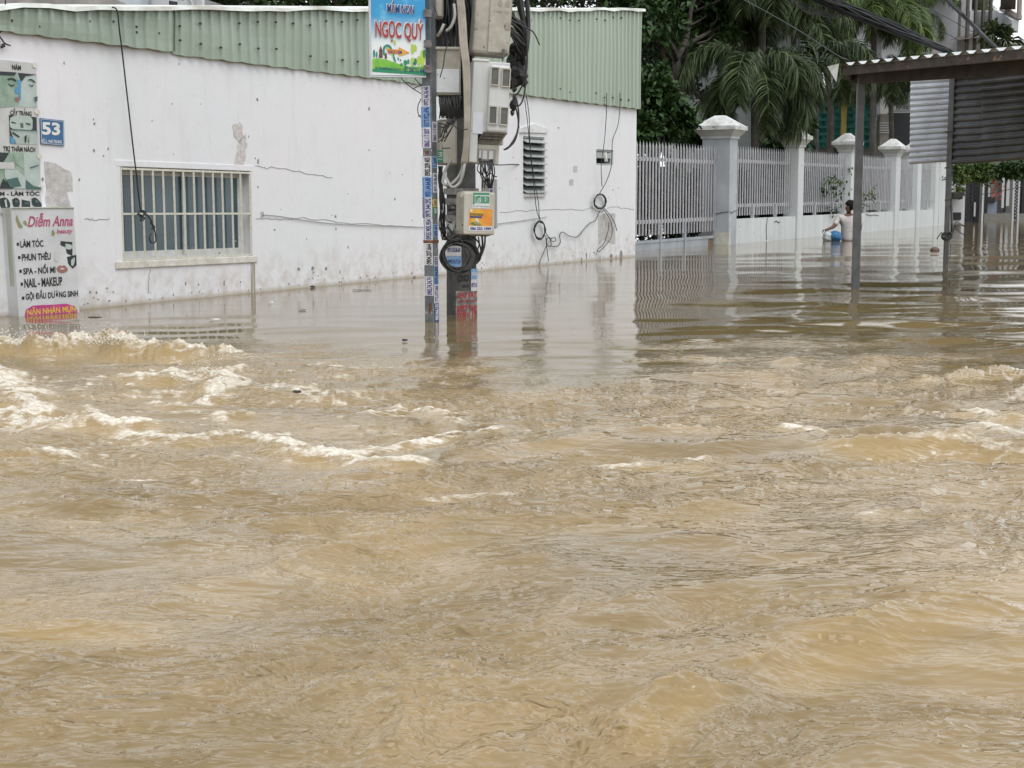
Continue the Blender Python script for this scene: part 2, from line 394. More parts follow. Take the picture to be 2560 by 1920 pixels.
bn = mth(nt, 'ADD', mth(nt, 'MULTIPLY', rdg(noise(nt, pb, 17, 2, .55, .5)), 1.0), mth(nt, 'MULTIPLY', noise(nt, pb, 48, 2, .55, .4), .26))
bm = N(nt, 'ShaderNodeBump'); L(nt, bn, bm.inputs['Height'])
L(nt, ramp(nt, at_r.outputs['Fac'], 0, 1.5, .025, .95), bm.inputs['Strength']); bm.inputs['Distance'].default_value = .034
L(nt, bm.outputs[0], b.inputs['Normal'])
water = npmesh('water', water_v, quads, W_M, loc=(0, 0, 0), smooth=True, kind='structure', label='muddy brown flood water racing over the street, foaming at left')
for nm, arr in (('foam', foam), ('turb', turb), ('crest_glow', crest_glow), ('ruff', np.clip(rg, 0, 1.4) * turb)):
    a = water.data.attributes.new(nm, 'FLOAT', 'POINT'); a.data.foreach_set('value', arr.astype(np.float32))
# the drowned street under it
g = MB(); g.box(-900, 900, -60, 900, -1.2, -.75)
g.build('street', mat('street_bed', (.12, .10, .08), .9), kind='structure', label='drowned street surface under the flood water')
# ------------------------------------------------------------------ the white building
rs = random.Random(3)
def wp(px, py, y=0.0): p = WALL.hit(px, py, y); return p.x, p.z
m, nt, b = newmat('white_render'); M_WALL = m
v = pos(nt); vs_ = pos(nt, (1, 1, .10))
c1 = mixc(nt, ramp(nt, noise(nt, v, .55, 4), .35, .65), (.67, .66, .69), (.635, .66, .68))
c1 = mixc(nt, ramp(nt, noise(nt, v, 3.5, 6, .65), .5, .8, 0, .35), c1, (.57, .545, .535))
c1 = mixc(nt, ramp(nt, noise(nt, vs_, 9, 4, .6), .55, .85, 0, .34), c1, (.47, .44, .41))
gz = N(nt, 'ShaderNodeSeparateXYZ'); L(nt, pos(nt), gz.inputs[0])
low = mth(nt, 'MULTIPLY', ramp(nt, gz.outputs['Z'], .02, .55, 1, 0), ramp(nt, noise(nt, v, 7, 5, .7), .42, .62))
c1 = mixc(nt, mth(nt, 'MULTIPLY', low, .55), c1, (.40, .35, .29))
c1 = mixc(nt, ramp(nt, gz.outputs['Z'], .0, .05, .75, 0), c1, (.33, .28, .20))
c1 = mixc(nt, ramp(nt, noise(nt, v, 26, 2), .73, .77, 0, .6), c1, (.24, .22, .20))
L(nt, c1, b.inputs['Base Color']); b.inputs['Roughness'].default_value = .75
hb = mth(nt, 'ADD', noise(nt, v, 18, 5, .6), mth(nt, 'MULTIPLY', noise(nt, v, 2.2, 2), .8))
bump(nt, b, hb, .005, .5)
M_TRIM = mat('trim_white', (.78, .77, .74), .6, (.60, .56, .48), 9, spots=(.35, .30, .22))
M_PATCH = mat('bare_cement', (.45, .43, .42), .9, (.62, .60, .59), 14, spots=(.22, .2, .18), bmp=.006)
M_GREENSHEET = mat('pale_green_sheet', (.35, .425, .345), .42, (.29, .36, .29), 1.6, spots=(.30, .36, .30), spotscale=14, streak=True)
M_GREENSHEET2 = mat('pale_green_sheet_paler', (.40, .475, .385), .42, (.33, .40, .32), 1.6, streak=True)
M_FLASH = mat('flashing_white', (.78, .83, .80), .4, (.45, .44, .38), 2.5)
M_DARKIN = plain('dark_inside', (.02, .022, .025), .8)
M_BLACK = plain('black_rubber', (.013, .013, .014), .5)
M_SCREW = plain('screw_dark', (.05, .05, .045), .6)

u0, zb0 = wp(0, 79); u1, zb1 = wp(1588, 272.5)
def zb(u): return zb0 + (zb1 - zb0) * (u - u0) / (u1 - u0)
ut0, zt0 = wp(0, 22); ut1, zt1 = wp(1590, 27)
def zt(u): return zt0 + (zt1 - zt0) * (u - ut0) / (ut1 - ut0)
UL = u0 - 5.0
house = thing('white_building', 'long low white rendered building with a pale green corrugated band under its roof', 'building', WALL.w((-.0, 0, 0)))
# window openings in wall coordinates
wl0, wz1 = wp(300, 416); wr0, wz1b = wp(626, 427); _, wz0 = wp(303, 654); _, wz0b = wp(628, 643)
WIN = (wl0, wr0, min(wz0, wz0b), max(wz1, wz1b))
lv0 = wp(1308, 340); lv1 = wp(1361, 484); LOUV = (lv0[0], lv1[0], lv1[1], lv0[1])
sv0 = wp(1491, 373); sv1 = wp(1533, 414); SVENT = (sv0[0], sv1[0], sv1[1], sv0[1])
mb = MB(WALL)
holes = [WIN, LOUV, SVENT]
us = sorted({UL, 0.0} | {h[0] for h in holes} | {h[1] for h in holes})
D = .22
for a, c in zip(us, us[1:]):
    mid = (a + c) / 2; hh = [h for h in holes if h[0] < mid < h[1]]
    zs = -1.0
    for h in hh:
        mb.add([(a, 0, zs), (c, 0, zs), (c, 0, h[2]), (a, 0, h[2])], [(0, 1, 2, 3)]); zs = h[3]
    mb.add([(a, 0, zs), (c, 0, zs), (c, 0, zt(c)), (a, 0, zt(a))], [(0, 1, 2, 3)])
for h in holes:
    a, c, z0_, z1_ = h
    mb.add([(a, 0, z0_), (a, 0, z1_), (a, D, z1_), (a, D, z0_)], [(0, 1, 2, 3)])
    mb.add([(c, 0, z0_), (c, 0, z1_), (c, D, z1_), (c, D, z0_)], [(3, 2, 1, 0)])
    mb.add([(a, 0, z0_), (c, 0, z0_), (c, D, z0_), (a, D, z0_)], [(3, 2, 1, 0)])
    mb.add([(a, 0, z1_), (c, 0, z1_), (c, D, z1_), (a, D, z1_)], [(0, 1, 2, 3)])
mb.add([(0, 0, -1), (0, 8, -1), (0, 8, zt(0)), (0, 0, zt(0))], [(0, 1, 2, 3)])
mb.add([(UL, 0, -1), (UL, 8, -1), (UL, 8, zt(UL)), (UL, 0, zt(UL))], [(3, 2, 1, 0)])
mb.add([(UL, 8, -1), (0, 8, -1), (0, 8, zt(0)), (UL, 8, zt(UL))], [(3, 2, 1, 0)])
mb.build('wall', M_WALL, house)
# corrugated band, in two runs of sheet (a darker one at left, a paler one at right)
def corr(name, ua, ub, mt, y=-.035, drop=0.0, pitch=.16, label=None):
    mb = MB(WALL); prof = [(0, 0), (.58, 0), (.66, -.022), (.92, -.022)]
    xs = []; u = ua
    while u < ub:
        for a, d in prof: xs.append((min(u + a * pitch, ub), d))
        u += pitch
    xs.append((ub, 0)); n = len(xs)
    vv = []
    for k in range(5):
        for x, d in xs:
            wob = .007 * math.sin(x * 3.1 + k) + .004 * math.sin(x * 11.7)
            za = zb(x) - drop + .006 * math.sin(x * 17) ; zc = zt(x)
            vv.append((x, y + d + wob, za + (zc - za) * k / 4))
    fs = [(k * n + i, k * n + i + 1, (k + 1) * n + i + 1, (k + 1) * n + i) for k in range(4) for i in range(n - 1)]
    mb.add(vv, fs)
    return mb.build(name, mt, house, label=label)
us_ = wp(476, 60, -.035)[0]; um_ = wp(1075, 100, -.035)[0]
corr('cladding', UL, u0 + (wp(425, 60)[0] - u0), M_GREENSHEET, y=-.045)
corr('cladding', wp(425, 60)[0], um_, M_GREENSHEET, y=-.030, drop=.02)
corr('cladding', um_, .03, M_GREENSHEET2, y=-.042, pitch=.155)
mb = MB(WALL)
for i in range(74):
    u = UL + .6 + i * .32 * 1.0
    if u > 0: break
    for zz in (zb(u) + .12 + rs.uniform(-.02, .05), zt(u) - .12 + rs.uniform(-.05, .02)):
        if rs.random() < .8: mb.tube([(u, -.05, zz), (u, -.072, zz)], .011, 6)
mb.build('screw', M_SCREW, house, kind='stuff')
# crooked white flashing along the eaves, roof sheet behind
mb = MB(WALL); xs = np.linspace(UL, .12, 60); rr_ = [rs.uniform(-.018, .02) for _ in xs]
for i in range(len(xs) - 1):
    a, c = xs[i], xs[i + 1]; r0, r1 = rr_[i], rr_[i + 1]
    mb.add([(a, -.10, zt(a) - .012 + r0), (c, -.10, zt(c) - .012 + r1), (c, -.085, zt(c) + .028 + r1), (a, -.085, zt(a) + .028 + r0),
            (a, .15, zt(a) + .05), (c, .15, zt(c) + .05)], [(0, 1, 2, 3), (3, 2, 5, 4), (0, 3, 4), (1, 5, 2)])
mb.build('flashing', M_FLASH, house)
mb = MB(WALL)
mb.add([(UL, .1, zt(UL) + .03), (.1, .1, zt(0) + .03), (.1, 8.2, zt(0) - .3), (UL, 8.2, zt(UL) - .3)], [(0, 1, 2, 3)])
mb.build('roof', mat('old_roof_sheet', (.30, .30, .28), .6, (.2, .17, .14), 3), house)
# peeled plaster and chips
def blob(mb, px, py, rx, rz, jag=.35, n=14, y0=-.004, y1=.01, rot=0):
    x, z_ = wp(px, py); mb.ell(x, z_, rx, rz, y0, y1, 0, n, rot, jag, rnd=rs)
mb = MB(WALL)
def quadpatch(mb, pts, jag=.012):
    P = [wp(*p) for p in pts]; out = []
    for i, a in enumerate(P):
        b_ = P[(i + 1) % len(P)]
        for k in range(5):
            t = k / 5; out.append((a[0] + (b_[0] - a[0]) * t + rs.uniform(-jag, jag), a[1] + (b_[1] - a[1]) * t + rs.uniform(-jag, jag)))
    mb.plate(out, -.003, .02)
quadpatch(mb, [(112, 406), (145, 409), (178, 432), (180, 478), (165, 480), (180, 520), (115, 520)])
mb.build('plaster_patch', M_PATCH, house, label='bare grey peeled patch beside the poster')
mb = MB(WALL); quadpatch(mb, [(1495, 538), (1538, 533), (1538, 612), (1520, 606), (1508, 598), (1496, 616)], .015)
mb.build('plaster_patch', M_PATCH, house, label='dirty grey bare rectangle near the right corner')
M_CHIP = mat('chip_grey', (.28, .26, .25), .9); M_CHIPL = mat('chip_light', (.78, .75, .74), .9, (.58, .53, .51), 30, bmp=.01)
mb = MB(WALL); blob(mb, 596, 330, .09, .11, .3); mb.build('plaster_patch', M_CHIPL, house)
mb = MB(WALL); blob(mb, 602, 385, .075, .2, .25, rot=-.35, n=20); mb.build('plaster_patch', M_CHIPL, house)
for (x_, y_) in ((1438, 422), (1428, 456)):
    mb = MB(WALL); quadpatch(mb, [(x_ - 5, y_ - 7), (x_ + 5, y_ - 8), (x_ + 5, y_ + 7), (x_ - 5, y_ + 8)], .005); mb.build('cement_square', mat('grey_square', (.55, .57, .58), .8), house)
mb = MB(WALL)
for (x_, y_, a, b2) in [(643, 248, .03, .03), (922, 272, .035, .04), (645, 403, .02, .045), (638, 396, .015, .015), (235, 376, .025, .03), (270, 372, .012, .03), (434, 385, .012, .012), (198, 449, .025, .035), (106, 448, .03, .03),
                        (748, 673, .03, .03), (781, 671, .05, .04), (783, 682, .03, .02), (815, 671, .04, .03), (850, 680, .02, .04), (745, 672, .012, .03), (870, 618, .015, .03), (766, 597, .012, .015), (839, 541, .03, .025), (830, 538, .02, .01),
                        (225, 730, .015, .03), (430, 260, .008, .02), (380, 302, .01, .015), (160, 158, .01, .025), (447, 160, .015, .015), (502, 260, .012, .01), (1000, 728, .03, .015),
                        (1454, 650, .03, .06), (1466, 641, .035, .10), (1500, 644, .02, .06), (1527, 640, .09, .08), (1552, 638, .09, .11), (1540, 642, .02, .05), (1410, 655, .02, .03), (1567, 600, .015, .04), (1453, 583, .02, .04), (1485, 632, .025, .03), (1491, 634, .02, .03),
                        (1396, 320, .05, .02), (917, 690, .012, .03), (848, 705, .02, .02), (1036, 692, .06, .02), (560, 709, .015, .05), (464, 710, .02, .03)]:
    blob(mb, x_, y_, a * .52, b2 * .52, .45, 9)
for k in range(110):      # chipped crumbs above the waterline and small pits all over
    x_ = rs.uniform(200, 1580); t = (x_ - 202) / 1386; yb = 769 - 128 * t
    y_ = yb - abs(rs.gauss(0, 14)) - 3 if k < 70 else rs.uniform(250 + t * 120, yb)
    blob(mb, x_, y_, rs.uniform(.003, .012), rs.uniform(.004, .014), .4, 7)
mb.build('chips', M_CHIP, house, kind='stuff')
mb = MB(WALL)      # cracks
for pts in ([(640, 412), (665, 420), (690, 418), (760, 432), (830, 445)], [(210, 545), (240, 550), (275, 547)], [(1420, 522), (1455, 524), (1480, 520), (1500, 528), (1530, 517), (1555, 520), (1586, 524)],
            [(640, 546), (690, 548), (760, 545), (860, 556), (960, 562), (1040, 566)], [(1250, 530), (1330, 526), (1420, 523)], [(375, 675), (372, 700), (370, 732)]):
    P = [wp(*p) for p in pts]; P = spline([(p[0], -.002, p[1]) for p in P], 6)
    P = [(p.x + rs.uniform(-.01, .01), -.002, p.z + rs.uniform(-.012, .012)) for p in P]; mb.tube(P, .0032, 4)
mb.build('cracks', mat('crack', (.38, .34, .32), .9), house, kind='stuff')
# rain streaks of mould under the window corner
mb = MB(WALL); a = wp(628, 658); c = wp(640, 738)
for k in range(3):
    x_ = wp(629 + k * 3.0, 700)[0]
    mb.plate([(x_ - .008 - .01 * rs.random(), a[1]), (x_ + .012 + .01 * rs.random(), a[1] - .02), (x_ + .012, -.05), (x_ - .012, -.05)], -.004 - k * .0004, .01)
mb.build('mould_streak', mat('mould', (.25, .23, .17), .9, (.50, .48, .42), 20, streak=True), house)

# --- barred sliding window
def lift(fr_pts, parent=None): pass
def tilt(x, z_):                        # the window hangs a little out of true
    return x, z_ - (x - WIN[0]) * .0115
def rbox(mb, x0, x1, y0, y1, z0_, z1_, mi=0):
    vs = []
    for zz in (z0_, z1_):
        for yy in (y0, y1):
            for xx in (x0, x1):
                q = tilt(xx, zz); vs.append((q[0], yy, q[1]))
    mb.add(vs, [(0, 2, 3, 1), (4, 5, 7, 6), (0, 1, 5, 4), (2, 6, 7, 3), (0, 4, 6, 2), (1, 3, 7, 5)], mi)
wx0, wx1, wz0_, wz1_ = WIN; wz1_ = wp(300, 416)[1]; wz0_ = wp(303, 654)[1] + .005
M_ALU = mat('white_aluminium', (.72, .74, .74), .35, (.62, .62, .58), 12)
M_GLASS = mat('blue_grey_glass', (.085, .14, .165), .12, (.06, .10, .125), 2.0)
M_BAR = mat('painted_bar', (.62, .60, .50), .5, (.72, .72, .66), 25, spots=(.30, .20, .12), spotscale=60)
mb = MB(WALL); e = .07
rbox(mb, wx0 - .07, wx1 + .05, -.008, .12, wz1_, wz1_ + .06)
rbox(mb, wx0 - .09, wx0 - .004, -.006, .03, wz0_ - .02, wz1_)
rbox(mb, wx1 + .004, wx1 + .06, -.006, .03, wz0_ - .02, wz1_)
surround = mb.build('window', M_WALL, house, bevel=.004)
mb = MB(WALL); rbox(mb, wx0 - .11, wx1 + .07, -.018, .1, wz0_ - .075, wz0_ - .003); mb.build('sill', M_TRIM, surround, bevel=.008)
mb = MB(WALL)
rbox(mb, wx0, wx1, .09, .15, wz1_ - .04, wz1_); rbox(mb, wx0, wx1, .09, .15, wz0_, wz0_ + .03)
rbox(mb, wx0, wx0 + .02, .09, .15, wz0_ + .03, wz1_ - .04); rbox(mb, wx1 - .06, wx1, .09, .15, wz0_ + .03, wz1_ - .04)
mb.build('frame', M_ALU, surround)
xm = wx0 + (wp(462, 540, .1)[0] - wx0)
for a, c, yy in ((wx0 + .02, xm + .03, .122), (xm - .02, wx1 - .06, .100)):
    mb = MB(WALL); s_ = .04
    rbox(mb, a, a + s_, yy, yy + .02, wz0_ + .03, wz1_ - .04); rbox(mb, c - s_, c, yy, yy + .02, wz0_ + .03, wz1_ - .04)
    rbox(mb, a + s_, c - s_, yy, yy + .02, wz0_ + .03, wz0_ + .085); rbox(mb, a + s_, c - s_, yy, yy + .02, wz1_ - .075, wz1_ - .04)
    sash = mb.build('sash', M_ALU, surround)
    mb = MB(WALL); rbox(mb, a + s_, c - s_, yy + .008, yy + .014, wz0_ + .085, wz1_ - .075); mb.build('glass_pane', M_GLASS, surround)
mb = MB(WALL); nb = 13
for i in range(1, nb):
    x_ = wx0 + .01 + (wx1 - wx0 - .02) * i / nb + rs.uniform(-.006, .006)
    q0, q1 = tilt(x_, wz0_ - .01), tilt(x_ - .01, wz1_ - .015); mb.tube([(q0[0], .0, q0[1]), (q1[0], .0, q1[1])], .0125, 4)
for zz in (wz0_ + .01, wz1_ - .02, (wz0_ + wz1_) / 2 + .0):
    q0, q1 = tilt(wx0, zz), tilt(wx1, zz); mb.tube([(q0[0], .004, q0[1]), (q1[0], .004, q1[1])], .0135, 4)
for x_ in (wx0 + .01, wx1 - .01):
    q0, q1 = tilt(x_, wz0_), tilt(x_, wz1_); mb.tube([(q0[0], .002, q0[1]), (q1[0], .002, q1[1])], .014, 4)
mb.build('grille', M_BAR, surround)
mb = MB(WALL)      # pale curtain standing behind the glass
n = 60; vv = []
for k in range(2):
    for i in range(n + 1):
        x_ = wx0 + .05 + (wx1 - wx0 - .1) * i / n; vv.append((x_, .21 + .015 * math.sin(i * 1.3) + .01 * math.sin(i * .6), wz0_ if k == 0 else wz1_))
mb.add(vv, [(i, i + 1, n + 2 + i, n + 1 + i) for i in range(n)]); mb.build('curtain', mat('curtain', (.16, .20, .23), .8, (.10, .12, .14), 3), surround)
# --- louvre window with its little gable hood
a, c, z0_, z1_ = LOUV
mb = MB(WALL); t = .025
mb.box(a, c, .1, .13, z0_, z1_, 0)
lw = mb.build('louvre_window', M_DARKIN, house)
mb = MB(WALL); mb.box(a, a + t, .02, .1, z0_, z1_); mb.box(c - t, c, .02, .1, z0_, z1_); mb.box(a + t, c - t, .02, .1, z1_ - t, z1_); mb.box(a + t, c - t, .02, .1, z0_, z0_ + t)
mb.build('frame', mat('grey_frame', (.42, .46, .45), .5), lw)
M_BLADE = mat('frosted_blade', (.46, .50, .49), .45, (.36, .39, .37), 8)
for i in range(8):
    mb = MB(WALL); zz = z1_ - (i + .06) * (z1_ - z0_) / 8; hh = (z1_ - z0_) / 8
    mb.add([(a + .01, .09, zz), (c + .0, .09, zz), (c + .0, -.05, zz - hh * .72), (a + .01, -.05, zz - hh * .72), (a + .01, .09, zz - .012), (c, .09, zz - .012), (c, -.05, zz - hh * .72 - .012), (a + .01, -.05, zz - hh * .72 - .012)],
           [(3, 2, 1, 0), (4, 5, 6, 7), (0, 1, 5, 4), (2, 3, 7, 6), (1, 2, 6, 5), (3, 0, 4, 7)])
    mb.build('louvre_blade', M_BLADE, lw)
mb = MB(WALL); pA = wp(1297, 332); pB = wp(1366, 333); pC = wp(1331, 308)
mb.plate([(pA[0], pA[1]), (pB[0], pB[1]), (pB[0], pB[1] + .07), ((pA[0] + pB[0]) / 2, pC[1]), (pA[0], pA[1] + .07)], -.022, .02)
mb.build('window_hood', mat('hood_white', (.80, .81, .82), .7), house, bevel=.006)
mb = MB(WALL); q = wp(1309, 492); q2 = wp(1360, 484); mb.box(q[0], q2[0], -.03, .02, q[1], z0_ - .003); mb.build('window_sill', mat('sill_grey', (.66, .66, .66), .7), house)
# --- small square vent
a, c, z0_, z1_ = SVENT
mb = MB(WALL); mb.box(a, c, .15, .17, z0_, z1_); vt = mb.build('vent_window', M_DARKIN, house)
mb = MB(WALL); t = .03
mb.box(a, a + t, .02, .14, z0_, z1_); mb.box(c - t * 2.6, c, .02, .14, z0_, z1_); mb.box(a + t, c - t * 2.6, .02, .14, z1_ - t, z1_); mb.box(a + t, c - t * 2.6, .02, .14, z0_, z0_ + t)
mb.build('frame', mat('grey_frame', (.42, .46, .45), .5), vt)
mb = MB(WALL); mb.box(a + t, c - t * 2.6, .0, .08, z0_ + .11, z0_ + .20); mb.build('louvre_blade', M_BLADE, vt)
mb = MB(WALL); mb.tube([(a + .32, .0, z1_ - .04), (a + .33, -.02, z0_ + .06)], .03, 8); mb.build('pipe_stub', M_FLASH, vt)

# ---------------------------------------------------------------- poster, banner, number plate
M_PAPER = mat('poster_vinyl', (.60, .61, .60), .5, (.52, .52, .51), 5)
M_INK = plain('ink_black', (.015, .013, .016), .6)
M_FACE = mat('print_pale_skin', (.50, .58, .55), .5, (.40, .48, .44), 7)
M_FACE2 = mat('print_green_skin', (.22, .32, .24), .5, (.34, .44, .36), 9)
M_HAIR = mat('print_dark', (.02, .03, .03), .5)
M_PBLUE = plain('print_blue', (.10, .32, .52), .5); M_LIPS = plain('print_lips', (.34, .16, .13), .5)
M_PTEAL = mat('print_teal', (.07, .15, .14), .5)
FACEM = [M_PAPER, M_INK, M_FACE, M_FACE2, M_HAIR, M_PBLUE, M_LIPS, M_PTEAL]
def PX(mb, pts, mi, y, th=.0015, base=0):      # polygon given by where its corners meet the sheet
    P = [mb.fr.hit(p[0], p[1], base) for p in pts]; mb.plate([(p.x, p.z) for p in P], y - th, y, mi)
def crop1(x, y): return x * .3165, y * .3165
def crop2(x, y): return x * .3165, 400 + y * .3165
poster = thing('beauty_poster', 'tall pale vinyl poster of face and skin photographs beside the blue number plate', 'poster', WALL.w((wp(40, 400)[0], -.01, wp(40, 520)[1])))
mb = MB(WALL); P = [crop1(*p) for p in [(-160, 455), (272, 500), (285, 850), (310, 1480), (325, 1660), (-160, 1700)]]
P = [(wp(*p)) for p in P]; mb.plate(P, -.014, -.002); mb.build('vinyl_sheet', M_PAPER, poster)
def face_panel(name, label, crop, quads):
    mb = MB(WALL)
    for k, (mi, pts) in enumerate(quads):
        P = [crop(*p) for p in pts]
        if mi < 10 and len(P) > 4: P2 = [(p.x, p.y) for p in spline([(a, b_, 0) for a, b_ in P] + [(P[0][0], P[0][1], 0)], 4)][:-1]
        else: P2 = P
        PX(mb, P2, mi % 10, -.016 - .0012 * k, .0009)
    return mb.build(name, FACEM, poster, label=label)
face_panel('photo_print', 'print of two faces side by side, one greenish and one pale', crop1, [
    (12, [(-160, 560), (278, 590), (280, 850), (-160, 830)]), (3, [(-160, 570), (100, 575), (125, 640), (118, 720), (135, 780), (120, 832), (-160, 832)]), (14, [(-160, 555), (120, 572), (100, 600), (-160, 590)]),
    (15, [(124, 628), (152, 632), (152, 790), (132, 780), (132, 740), (100, 735), (104, 690), (126, 684)]), (14, [(128, 575), (278, 590), (190, 602), (160, 640), (150, 640)]),
    (4, [(44, 622), (80, 615), (112, 632), (112, 645), (78, 630), (50, 634)]), (4, [(48, 655), (72, 672), (98, 668), (98, 676), (70, 682)]), (4, [(196, 634), (232, 624), (262, 648), (258, 654), (230, 636)]), (4, [(208, 660), (232, 676), (246, 668), (244, 680), (228, 684)]),
    (6, [(104, 770), (134, 765), (132, 800), (110, 798)]), (7, [(250, 770), (278, 760), (278, 800), (262, 800)])])
face_panel('photo_print', 'print of a face split in an upper and a lower half', crop1, [
    (14, [(60, 908), (278, 926), (282, 1142), (68, 1130)]), (12, [(68, 1022), (276, 1034), (282, 1142), (110, 1136)]), (2, [(70, 930), (120, 912), (230, 925), (244, 990), (225, 1028), (90, 1018), (64, 980)]),
    (7, [(145, 972), (170, 975), (172, 1012), (150, 1008)]), (15, [(66, 1070), (110, 1110), (115, 1134), (68, 1130)]), (4, [(76, 960), (110, 968), (112, 976), (78, 970)]), (4, [(190, 970), (226, 978), (224, 988), (188, 978)]),
    (4, [(84, 1040), (140, 1078), (136, 1086), (80, 1052)]), (4, [(176, 1080), (196, 1064), (190, 1120), (182, 1130)]), (4, [(210, 1066), (214, 1128), (206, 1128)]), (17, [(68, 1018), (276, 1030), (276, 1038), (68, 1028)])])
face_panel('photo_print', 'print of close ups of treated skin, greenish at left and pale at right', crop1, [
    (13, [(-160, 1195), (180, 1205), (186, 1490), (-160, 1490)]), (12, [(174, 1205), (303, 1212), (310, 1496), (186, 1490)]), (14, [(-160, 1200), (60, 1208), (10, 1290), (-160, 1300)]),
    (3, [(90, 1210), (170, 1210), (176, 1340), (110, 1290)]), (10, [(-160, 1280), (96, 1282), (100, 1336), (-160, 1330)]), (12, [(22, 1338), (120, 1340), (184, 1400), (184, 1490), (100, 1490), (22, 1400)]),
    (4, [(10, 1410), (60, 1470), (90, 1490), (-20, 1490)]), (17, [(190, 1420), (250, 1470), (310, 1480), (310, 1496), (190, 1492)]), (7, [(220, 1320), (290, 1300), (290, 1308), (224, 1330)]), (7, [(30, 1420), (120, 1400), (150, 1470), (60, 1480)])])
face_panel('photo_print', 'print of four hair styles seen from behind', crop1, [
    (4, [(-20, 1570), (30, 1560), (62, 1590), (66, 1640), (0, 1640)]), (4, [(84, 1575), (120, 1562), (144, 1590), (136, 1640), (96, 1630)]), (4, [(160, 1576), (224, 1590), (228, 1640), (160, 1640)]), (4, [(236, 1570), (270, 1562), (316, 1612), (300, 1640), (246, 1620)]),
    (2, [(20, 1580), (36, 1574), (44, 1636), (30, 1636)]), (7, [(100, 1586), (124, 1580), (128, 1600), (104, 1600)]), (7, [(176, 1600), (212, 1600), (214, 1612), (180, 1610)]), (7, [(256, 1584), (276, 1580), (292, 1600), (270, 1604)])])
def wtext(mb, s, x0, y0, x1, y1, crop, y, mi=0, bold=.02, shear=0):
    """text on the wall plane: x0,y0 top-left, x1,y1 bottom-right of its left/right ends (crop pixels)"""
    a = mb.fr.hit(*crop(x0, y1), y); c = mb.fr.hit(*crop(x1, y1), y); t = mb.fr.hit(*crop(x0, y0), y)
    mb.text(s, a.x, c.x, a.z, t.z, y, mi, bold, shear)
mb = MB(WALL)
wtext(mb, 'NÁM', 96, 500, 166, 550, crop1, -.018, 0, .03); wtext(mb, 'CẤY TRẮNG', 82, 850, 250, 908, crop1, -.018, 0, .03)
wtext(mb, 'TRỊ THÂM NÁCH', 28, 1145, 281, 1205, crop1, -.018, 0, .03); wtext(mb, 'ĐIỂM - LÀM TÓC', -90, 1495, 312, 1548, crop1, -.018, 0, .03)
mb.build('lettering', M_INK, poster)
mb = MB(WALL)
for x_, y_ in ((262, 515), (284, 885), (298, 1236), (312, 1478)):
    q = wp(*crop1(x_, y_)); mb.ell(q[0], q[1], .03, .022, -.022, -.014, 0, 8, 0, .2, rnd=rs)
mb.build('glue_dab', M_TRIM, poster, kind='stuff')

# the beauty-shop box sign in front of the poster; its printed face leans a little off the wall line
SB = WALL.off(WALL.hit(52, 800, -.62), R(3.0)) if False else None
Zs = 14.0
pTL = at(28, 520, Zs)
SIGN = Fr(onwater(122, 786), math.pi / 2 - YAW + R(-7))
q0 = SIGN.hit(60, 786); q1 = SIGN.hit(198, 780); tL = SIGN.hit(28, 520); tR = SIGN.hit(184, 519)
sign = thing('beauty_sign', 'white upright sign box reading Diễm Anna beauty, standing in the flood at far left', 'sign', SIGN.w((0, 0, 0)))
mb = MB(SIGN)
front = [(q0.x - .03, -.6), (q1.x + .02, -.6), (tR.x, tR.z), (tL.x, tL.z)]
nf = SIGN.hit(64, 786); 
vs = [(x, 0, z_) for x, z_ in front] + [(x + (.0), .42, z_) for x, z_ in front]
mb.add(vs, [(0, 1, 2, 3), (7, 6, 5, 4), (0, 3, 7, 4), (1, 5, 6, 2), (2, 6, 7, 3)])
mb.build('box', mat('sign_vinyl', (.66, .67, .69), .45, (.55, .56, .57), 3.5, bmp=.004), sign)
mb = MB(SIGN)
mb.add([(tL.x - .004, .02, tL.z), (tL.x - .004, .08, tL.z), (q0.x - .034, .10, -.4), (q0.x - .034, .04, -.4)], [(0, 3, 2, 1)])
mb.tube([(tL.x, -.004, tL.z), (tR.x, -.004, tR.z)], .007, 6)
mb.build('edging', mat('algae_green', (.30, .36, .22), .8, (.5, .52, .48), 10, streak=True), sign)
M_PINK = mat('print_pink', (.50, .10, .22), .5, (.38, .06, .14), 10); M_MAG = mat('print_magenta', (.55, .06, .25), .5, (.45, .04, .2), 12); M_YEL = plain('print_yellow', (.75, .52, .05), .5); M_OLIVE = mat('print_olive', (.30, .32, .16), .5)
mb = MB(SIGN)
wtext(mb, 'Diễm Anna', 220, 420, 577, 530, crop2, -.003, 0, .022, .3); wtext(mb, 'beauty', 448, 545, 577, 592, crop2, -.003, 0, .02, .3)
mb.build('lettering', M_PINK, sign, label='pink script lettering')
mb = MB(SIGN)
for s_, x0, y0, x1, y1 in (('LÀM TÓC', 162, 625, 344, 692), ('PHUN THÊU', 174, 728, 403, 798), ('SPA - NỐI MI', 185, 826, 440, 905), ('NAIL - MAKEUP', 194, 938, 495, 1010), ('GỘI ĐẦU DƯỠNG SINH', 204, 1030, 618, 1118)):
    wtext(mb, s_, x0, y0, x1, y1, crop2, -.003, 0, .028)
for x_, y_ in ((140, 665), (151, 770), (161, 878), (171, 980), (181, 1090)):
    a = SIGN.hit(*crop2(x_ - 8, y_ + 12)); c = SIGN.hit(*crop2(x_ + 9, y_ - 12))
    mb.plate([(a.x, a.z), (c.x, a.z), (c.x, c.z), (a.x, c.z)], -.0035, -.0005); 
mb.build('lettering', M_INK, sign, label='black list of services')
mb = MB(SIGN); PX(mb, [crop2(*p) for p in [(195, 1225), (205, 1180), (260, 1150), (330, 1145), (420, 1142), (520, 1134), (590, 1155), (612, 1195), (560, 1225), (560, 1260), (200, 1270)]], 0, -.001)
splash = mb.build('brush_stroke', M_MAG, sign)
